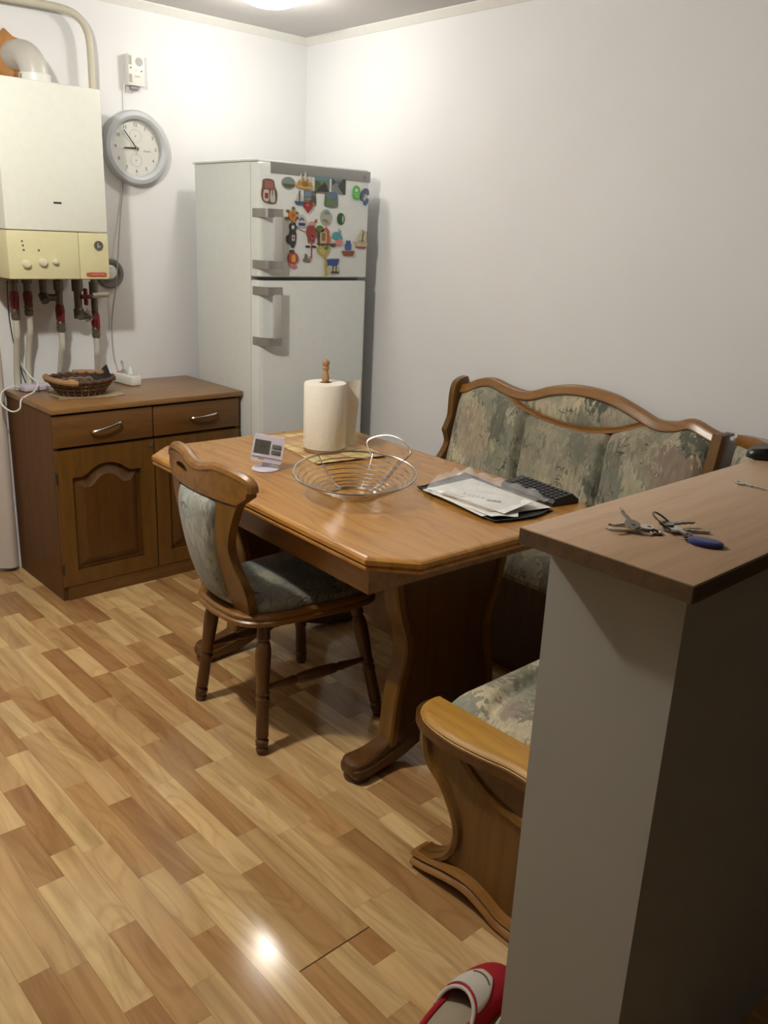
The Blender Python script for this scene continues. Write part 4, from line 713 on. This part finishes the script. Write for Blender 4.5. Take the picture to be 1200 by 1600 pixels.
B().prism([(-.09, -2.44), (-.54, -2.44), (-.59, -2.50), (-.59, -2.94)], 0, .369, 'xy').build('base', W_dark, t)
# ------------------------------------------------------------------ counter
t = thing('counter_top', 'brown laminate worktop board on the half wall', 'counter', (0, 0, 0))
B().box(-1.8901, -.003, -3.2728, -3.0106, 1.0765, 1.1, bev=.0012).build('board', W_count, t)
B().box(-1.8915, -1.8903, -3.2728, -3.0106, 1.0765, 1.0985).build('edge_band', W_cedge, t); B().box(-1.89, -.003, -3.2742, -3.273, 1.0765, 1.0985).build('edge_band', W_cedge, t)
# ------------------------------------------------------------------ things on the dining table
TT = .7403
# checked cloth
def cmat():
    m, n, b = nt('checked_cloth'); v = tex(n, (1, 1, 1)); cols = []
    def lines(ax, per, wd, off):
        s_ = n.nodes.new('ShaderNodeSeparateXYZ'); n.links.new(v.outputs[0], s_.inputs[0])
        a = n.nodes.new('ShaderNodeMath'); a.operation = 'ADD'; a.inputs[1].default_value = off + 5; n.links.new(s_.outputs[ax], a.inputs[0])
        d = n.nodes.new('ShaderNodeMath'); d.operation = 'MODULO'; d.inputs[1].default_value = per; n.links.new(a.outputs[0], d.inputs[0])
        l = n.nodes.new('ShaderNodeMath'); l.operation = 'LESS_THAN'; l.inputs[1].default_value = wd; n.links.new(d.outputs[0], l.inputs[0]); return l.outputs[0]
    c = mixc(n, lines(0, .16, .08, 0), (.62, .50, .22), (.56, .36, .18)); c = mixc(n, lines(1, .2, .06, 0), c, (.50, .26, .15))
    c = mixc(n, lines(0, .055, .004, 0), c, (.16, .15, .05)); c = mixc(n, lines(1, .055, .004, .01), c, (.18, .16, .05))
    n.links.new(c, b.inputs['Base Color']); b.inputs['Roughness'].default_value = .8; return m
A, D, Cc, Bb = V(-.992, -1.074, 0), V(-1.078, -1.521, 0), V(-.802, -1.563, 0), V(-.716, -1.13, 0)
def clf(u, v):
    q = A.lerp(D, u).lerp(Bb.lerp(Cc, u), v); return (q.x, q.y, TT + .0008 + .0015 * (1 + math.sin(9 * u + 2 * v)) * v * u + (.004 * max(0, u - .92) / .08))
tag(B().grid(clf, 24, 16, (0, 0, .0012)).build('checked_cloth', cmat()), 'yellow and orange checked cloth under the paper roll and wire bowl', 'cloth')
# paper towel holder and roll
t = thing('paper_towel_holder', 'wooden paper towel holder with a turned finial', 'holder', (-.935, -1.372, TT + .0028))
B().lathe([(.070, 0), (.073, .003), (.073, .009), (.068, .012)], n=36).build('base', plain((.32, .17, .07), .5), t)
B().lathe([(.009, .012), (.009, .238), (.012, .243), (.0135, .256), (.010, .272), (.0085, .283), (.0125, .288), (.0125, .293), (.009, .297), (.0135, .305), (.0125, .314), (.006, .320)], n=18).build('rod', plain((.40, .22, .10), .45), t)
t = thing('paper_towel_roll', 'white paper towel roll standing on the wooden holder', 'paper roll', (-.935, -1.372, TT + .0155))
def towel():
    m, n, b = nt('paper_towel'); b.inputs['Base Color'].default_value = (.82, .77, .67, 1); b.inputs['Roughness'].default_value = .9
    v = tex(n, (1, 1, 1)); wv = n.nodes.new('ShaderNodeTexVoronoi'); wv.inputs['Scale'].default_value = 140; n.links.new(v.outputs[0], wv.inputs['Vector']); bump(n, b, wv.outputs['Distance'], .5, .0015); return m
M_tow = towel()
R_ = .0745
B().rings([[(r * math.cos(2 * PI * k / 48), r * math.sin(2 * PI * k / 48), z) for k in range(48)] for r, z in ((.022, .001), (R_ - .002, 0), (R_, .004), (R_, .224), (R_ - .003, .228), (.022, .229), (.021, .226), (.021, .005))], loop=True).build('paper', M_tow, t, 50)
B().rings([[(r * math.cos(2 * PI * k / 32), r * math.sin(2 * PI * k / 32), z) for k in range(32)] for r, z in ((.0205, .002), (.0205, .227), (.0185, .227), (.0185, .002))], loop=True).build('cardboard_core', plain((.36, .26, .16), .8), t)
def flap(u, v):
    x0, y0 = R_ * .86, -R_ * .42
    # tangent leaving the roll towards the far right, corner turned up
    tx, ty = .90, .20; L = .072 * u * (1 - .45 * (1 - v)); return (x0 + tx * L, y0 + ty * L - .022 * u * u, .002 + .226 * v + .004 * u * v)
B().grid(flap, 12, 10, (.0008, .0006, 0)).build('loose_sheet', M_tow, t, 60)
# thermostat
t = thing('thermostat', 'white digital thermostat on a round stand on the table', 'thermostat', (-1.250, -1.466, TT), -.62)
M_lil = plain((.64, .60, .70), .35)
B().lathe([(.044, 0), (.046, .002), (.044, .005), (.012, .009)], n=36).build('round_base', M_lil, t)
B().box(-.012, .012, -.006, .008, .006, .028, bev=.002).build('neck', M_lil, t)
hd = B().rings([[(x, y, z) for x, z in ((-.050, .0), (-.050, .072), (-.046, .082), (.046, .082), (.050, .072), (.050, 0), (.046, -.004), (-.046, -.004))] for y in (-.016, .010)])
R8 = Matrix.Translation((0, -.002, .028)) @ Matrix.Rotation(.17, 4, 'Y') @ Matrix.Rotation(-.16, 4, 'X')
hd = hd.build('housing', M_lil, t, 30, R8)
B().box(-.044, .006, -.0172, -.0158, .022, .066).build('display', plain((.10, .10, .085), .25), hd, mtx=R8)
for zz in (.050, .032): B().box(.012, .042, -.0185, -.0158, zz - .007, zz + .007, bev=.002).build('button', plain((.13, .13, .12), .4), hd, mtx=R8)
B().box(-.047, .047, -.0176, -.0158, .010, .0125).build('groove', plain((.3, .28, .3), .4), hd, mtx=R8)
B().box(-.026, -.008, -.0168, -.0158, .003, .007).build('printed_mark', M_grey, hd, mtx=R8)
B().box(-.022, -.020, -.0176, -.0171, .038, .052).build('display_digit', M_dark, hd, mtx=R8); B().box(-.012, -.010, -.0176, -.0171, .038, .052).build('display_digit', M_dark, hd, mtx=R8)
# wire fruit bowl
t = thing('wire_fruit_bowl', 'shallow chrome wire fruit bowl with a looped handle', 'bowl', (-1.203, -1.855, TT), -.75)
RB = lambda f: (.068 + (.180 - .068) * f ** .85)
ZB = lambda f: .006 + .066 * f ** 1.25
sag = lambda a, f: -.016 * f * f * math.cos(a + PI / 2) * -1
def rp(f, a): return (RB(f) * math.cos(a), RB(f) * math.sin(a), ZB(f) + .018 * f * f * math.sin(a))
B().tube([(.066 * math.cos(a), .066 * math.sin(a), .0028) for a in [2 * PI * k / 40 for k in range(40)]], .0026, 6, True).build('base_ring', M_chrome, t)
for i, f in enumerate((.0, .11, .22, .33, .45, .58, .71, .85)): B().tube([rp(f, 2 * PI * k / 56) for k in range(56)], .0020, 6, True).build('wire_ring', M_chrome, t)
B().tube([rp(1, 2 * PI * k / 64) for k in range(64)], .0036, 8, True).build('rim', M_chrome, t)
for a in (-2.1, -.95, .75, 2.3): B().tube([rp(k / 8, a) for k in range(9)], .0018, 6).build('spoke', M_chrome, t)
ha = 1.0
hp = [rp(.95, ha - .32), (lambda q: (q[0] * 1.09, q[1] * 1.09, q[2] + .030))(rp(1, ha - .42)), (lambda q: (q[0] * 1.15, q[1] * 1.15, q[2] + .052))(rp(1, ha - .15)), (lambda q: (q[0] * 1.15, q[1] * 1.15, q[2] + .055))(rp(1, ha + .15)), (lambda q: (q[0] * 1.09, q[1] * 1.09, q[2] + .032))(rp(1, ha + .42)), rp(.95, ha + .32)]
B().tube(smooth(hp, 6), .0028, 8).build('handle', M_chrome, t)
B().tube([rp(k / 8, ha - .30) for k in range(9)], .0018, 6).build('spoke', M_chrome, t); B().tube([rp(k / 8, ha + .30) for k in range(9)], .0018, 6).build('spoke', M_chrome, t)
# black folder tray with papers
def quad(p, z0, z1, nm, mat, parent=None, bev=0): return B().prism(p, z0, z1, 'xy').build(nm, mat, parent)
t = thing('black_tray', 'flat black tray holding a pile of papers', 'tray', (0, 0, 0))
tr = smooth([(-1.000, -1.935), (-1.055, -2.24), (-1.035, -2.285), (-.93, -2.312), (-.855, -2.302), (-.832, -2.28), (-.750, -1.90), (-.765, -1.885), (-.975, -1.915)], 3, True)
cx_, cy_ = -.89, -2.09
B().rings([[(cx_ + (x - cx_) * k, cy_ + (y - cy_) * k, z) for x, y in tr] for k, z in ((.95, TT), (.97, TT + .002), (1.0, TT + .008), (.985, TT + .0095), (.96, TT + .005))]).build('tray_body', M_dark, t, 40)
def sheet(nm, pts, z, lift, label, mat=None, cat='paper'):
    a, b_, c, d = [V(*p, 0) for p in pts]
    def f(u, v):
        q = a.lerp(b_, u).lerp(d.lerp(c, u), v); return (q.x, q.y, z + lift(u, v))
    o = B().grid(f, 14, 14, (0, 0, .0009)).build(nm, mat or M_pap); tag(o, label, cat, None); return o
M_pap = plain((.84, .83, .80), .6)
sheet('paper_sheet', [(-1.015, -1.953), (-1.062, -2.235), (-.83, -2.295), (-.79, -1.95)], TT + .0102, lambda u, v: .003 * (1 - v) * math.sin(3 * u) ** 2, 'large white paper sheet lying directly on the black tray')
sheet('paper_sheet', [(-1.03, -2.02), (-1.05, -2.26), (-.985, -2.30), (-.86, -2.20)], TT + .0142, lambda u, v: .002 * math.sin(5 * v), 'second white sheet sticking out of the paper pile at the near corner')
pw = sheet('paper_sheet', [(-1.022, -2.02), (-1.015, -2.275), (-.885, -2.272), (-.86, -2.00)], TT + .0175, lambda u, v: .003 + .011 * max(0, u - .5) * 2 * v, 'smaller top sheet with pen strokes inside the clear plastic sleeve')
ink = plain((.12, .12, .13), .7); sk = B()
def topz(x, y):
    u = (-2.01 - y) / .26; v = (x + 1.02) / .145; return TT + .0175 + .003 + .011 * max(0, u - .5) * 2 * max(0, min(1, v)) + .0016
def stroke(x, y, dx, dy, w_=.0016):
    d = V(dx, dy, 0); q = V(-dy, dx, 0).normalized() * w_ / 2; o_ = V(x, y, topz(x, y)); sk.add([o_ + q, o_ + d + q, o_ + d - q, o_ - q], [(0, 1, 2, 3)])
for i, y in enumerate((-2.085, -2.10, -2.115, -2.13, -2.145)): stroke(-.976 + i * .003, y, .022, .010, .0034 if i == 0 else .0018)
for x, y in ((-.960, -2.172), (-.955, -2.186), (-.950, -2.199)): sk.tube(circ(.0062, 12, (x, y, topz(x, y))), .0010, 4, True)
for x, y in ((-1.000, -2.035), (-1.003, -2.055), (-1.006, -2.075), (-1.004, -2.095)): stroke(x, y, .012, -.008, .004)
sk.build('pen_strokes', ink, pw, mtx=Matrix.Translation((0, 0, .0)))
def crumple(u, v):
    q = V(-1.02, -1.975, 0).lerp(V(-1.045, -2.24, 0), u).lerp(V(-.80, -1.90, 0).lerp(V(-.815, -2.275, 0), u), v)
    h = .034 + .010 * math.sin(7 * u + 4 * v) * math.sin(5 * v) ** 2 * (1 - u) + .030 * math.exp(-((u - .22) / .10) ** 2 - ((v - .78) / .12) ** 2) + .010 * abs(math.sin(17 * u + 9 * v)) * v + .003 * math.sin(23 * v - 11 * u) - .012 * max(0, .15 - min(v, 1 - u)) / .15
    return (q.x, q.y, TT + max(.0225 if v < .7 else .015, h))
ps = B().grid(crumple, 34, 34).build('plastic_sleeve', plain((.85, .87, .88), .12, 0, .8, alpha=.28), ang=20); tag(ps, 'crumpled clear plastic sleeve over the papers', 'plastic sleeve')
pn = thing('pen', 'slim wooden pencil along the near edge of the paper pile', 'pencil', (-1.021, -2.13, TT + .0205), 0)
B().cyl((.005, .09, 0), (-.002, -.10, 0), .0035, n=6).build('shaft', plain((.38, .25, .13), .5), pn); B().cyl((-.002, -.10, 0), (-.0025, -.115, 0), .0035, .0006, 6).build('tip', plain((.5, .38, .24), .6), pn)
# black keypad device
t = thing('keypad_device', 'black keypad device with rows of small keys beside the paper tray', 'keypad', (-.722, -2.165, TT), -.18)
kb = B().rings([[(-.052, y, 0), (.052, y, 0), (.052, y, .012), (.030, y, .030 * s_), (-.044, y, .020 * s_), (-.052, y, .010)] for y, s_ in ((-.120, .8), (-.115, 1), (.112, 1), (.117, .85))]).build('housing', M_dark, t, 30)
for i in range(4):
    for j in range(11): B().box(-.040 + i * .017, -.027 + i * .017, -.107 + j * .0195, -.120 + j * .0195, .0205 + i * .0022, .0245 + i * .0023).build('key', plain((.05, .05, .052), .45), kb)
# ------------------------------------------------------------------ keys on the counter
ZK = 1.1002
def key(x, y, rz, label, L=.055, kind='steel', tilt=0, z=0, nm='key', dark=0):
    t = thing(nm, label, 'key', (x, y, ZK + z), 0, 'keys on the counter ring', (0, tilt, rz)); m = plain((.62, .60, .55), .28, 1.0) if not dark else plain((.32, .30, .26), .35, 1.0)
    bow = [(.011 * math.cos(a) - .008, .011 * math.sin(a)) for a in [2 * PI * k / 18 for k in range(18)]]
    h = [( .003 * math.cos(a) - .012, .003 * math.sin(a)) for a in [2 * PI * k / 18 for k in range(18)]]
    b = B(); n = 18
    vs = [(x_, y_, z_) for z_ in (0, .0030) for x_, y_ in bow] + [(x_, y_, z_) for z_ in (0, .0030) for x_, y_ in h]
    b.add(vs, [(k, (k + 1) % n, 2 * n + (k + 1) % n, 2 * n + k) for k in range(n)] + [(n + k, 3 * n + k, 3 * n + (k + 1) % n, n + (k + 1) % n) for k in range(n)] + [(k, n + k, n + (k + 1) % n, (k + 1) % n) for k in range(n)] + [(2 * n + k, 2 * n + (k + 1) % n, 3 * n + (k + 1) % n, 3 * n + k) for k in range(n)])
    b.build('bow', m, t)
    bl = [(.002, -.0035), (.014, -.0035), (.017, -.001), (.022, -.0032), (.026, -.0005), (.031, -.003), (.036, -.001), (L - .016, -.003), (L - .012, .0), (L - .016, .0035), (.002, .0035)]
    B().prism(bl, .0002, .0028, 'xy').build('blade', m, t); return t
KS = 1.2
key(-1.770, -3.126, math.radians(128), 'long silver key lowest on the left of the key bunch', .060, z=.0)
key(-1.762, -3.120, math.radians(140), 'silver key lying on the lowest left key', .056, z=.0035, tilt=-.04)
key(-1.776, -3.106, math.radians(170), 'bright key lying crosswise on top of the left keys', .044, z=.0085, tilt=-.05)
key(-1.773, -3.108, math.radians(60), 'small bright key propped up at the left of the bunch', .040, z=.011, tilt=-.25)
key(-1.722, -3.152, math.radians(-50), 'long key right of the large ring, pointing right', .058, z=.001, dark=1)
key(-1.716, -3.140, math.radians(-28), 'dull dark key behind the blue fob', .050, z=.0055, dark=1)
key(-1.730, -3.160, math.radians(-100), 'brass key hanging on the large ring', .034, z=.0035)
def kring(x, y, r, label, z=.0015, rot=(0, 0, 0), m=None):
    o = B().tube(circ(r, 36), .0015, 6, True).build('key_ring', m or plain((.20, .17, .13), .3, 1.0)); o.location = (x, y, ZK + z); o.rotation_euler = rot; tag(o, label, 'key ring')
kring(-1.732, -3.136, .018, 'large dark split ring in the middle of the key bunch', .0125, (.5, .3, 0)); kring(-1.757, -3.141, .0075, 'small split ring joining the left keys', .0022, (.1, 0, 0))
t = thing('key_fob', 'oval dark blue plastic fob on the key ring', 'key fob', (-1.741, -3.206, ZK), math.radians(-72))
B().rings([[((.0235 - d) * math.cos(a), (.0155 - d) * math.sin(a), z) for a in [2 * PI * k / 32 for k in range(32)]] for d, z in ((.002, 0), (0, .0015), (0, .005), (.002, .0065), (.006, .0072))]).build('fob_body', plain((.02, .03, .14), .35), t)
B().tube(circ(.0045, 14, (-.0245, 0, .0035)), .0012, 5, True).build('fob_eyelet', M_dark, t)
t = key(-1.392, -3.090, math.radians(-95), 'single silver key lying alone near the right edge of the counter', .062); 
del t['group']
t = thing('dark_case', 'black tapered case at the right edge of the counter', 'case', (-1.145, -3.035, ZK), math.radians(-36))
B().rings([[(x, -w_, .002), (x, w_, .002), (x, w_ * 1.05, h_ * .5), (x, w_ * .8, h_), (x, -w_ * .8, h_), (x, -w_ * 1.05, h_ * .5)] for x, w_, h_ in ((-.062, .006, .012), (-.055, .014, .018), (-.03, .022, .024), (.02, .026, .028), (.08, .027, .030), (.085, .022, .026))]).build('case_body', plain((.012, .012, .014), .35), t, 50)
B().rings([[(x, -w_, 0), (x, w_, 0), (x, w_, .002), (x, -w_, .002)] for x, w_ in ((-.055, .010), (-.03, .018), (.08, .022))]).build('case_base', M_black, t)
# ------------------------------------------------------------------ slippers
M_fleece = plain((.36, .008, .016), .95, name='red_fleece'); M_wf = plain((.55, .50, .44), .95); M_in = plain((.34, .28, .20), .95)
def slipper(loc, rz, label):
    t = thing('slipper', label, 'slipper', loc, rz, 'slippers by the half wall')
    def out(k, z, hl=.135, n=36):
        o = []
        for i in range(n):
            a = 2 * PI * i / n; x = hl * math.cos(a) * k; w_ = (.050 if math.cos(a) > 0 else .040) - .006 * max(0, -math.cos(a)) ; o.append((x, w_ * math.sin(a) * (abs(math.sin(a)) ** -.18 if abs(math.sin(a)) > .05 else 1) * k + .006 * math.cos(a), z))
        return o
    B().rings([out(.97, 0), out(1.0, .004), out(1.0, .012), out(.98, .016)]).build('sole', plain((.10, .012, .015), .9), t)
    B().rings([out(.93, .0165), out(.92, .020), out(.85, .021)]).build('insole', M_in, t)
    wf = lambda x: .053 * max(0.0, 1 - (max(0, x - .02) / .118) ** 2.6) ** .5 if x > .02 else .053 - (.02 - x) * .06
    hf = lambda x: .054 * max(0.0, 1 - (max(0, x + .02) / .158) ** 2.2) ** .5
    def up(off, x0, x1):
        def f(u, v):
            a = PI * v; xe = x0 + .045 * (1 - math.sin(a)) * -1 * .9; x = xe + (x1 - xe) * u
            return (x, (wf(x) + off) * math.cos(a) + .006 * x / .13, .010 + (hf(x) + off) * math.sin(a) ** .85)
        return f
    g = up(0, -.005, .1365); gi = up(-.007, -.005, .130)
    q = B(); q.grid(g, 24, 22); q.grid(gi, 24, 22); q.rings([[g(0, v / 22) for v in range(23)], [gi(0, v / 22) for v in range(23)]], False, False)
    q.build('upper', M_fleece, t, 80)
    B().tube([tuple(V(*g(0, .02 + .96 * v / 22)).lerp(V(*gi(0, .02 + .96 * v / 22)), .5)) for v in range(23)], .0042, 8).build('white_trim', M_wf, t)
    def patch(u, v):
        p = g(.05 + .42 * u, .5 + (v - .5) * (.62 - .45 * u ** 2)); return (p[0], p[1], p[2] + .0035)
    pt = B().grid(patch, 14, 12, (0, 0, -.003)).build('white_patch', M_wf, t, 80)
    B().grid(lambda u, v: (lambda p: (p[0], p[1], p[2] + .0048))(g(.33 + .03 * v + .03 * math.sin(PI * u), .36 + .28 * u)), 8, 2, (0, 0, -.001)).build('embroidered_line', plain((.16, .11, .04), .9), pt)
    B().tube([tuple(p) for p in [(x, y, .020) for x, y, z in out(.985, 0)][8:29]], .0065, 8).build('heel_rim', M_fleece, t)
    return t
slipper((-1.735, -2.870, 0), math.radians(-2), 'red fleece slipper with a white patch on the toe, beside the half wall')
slipper((-1.69, -2.985, 0), math.radians(2), 'second red slipper mostly hidden by the half wall')
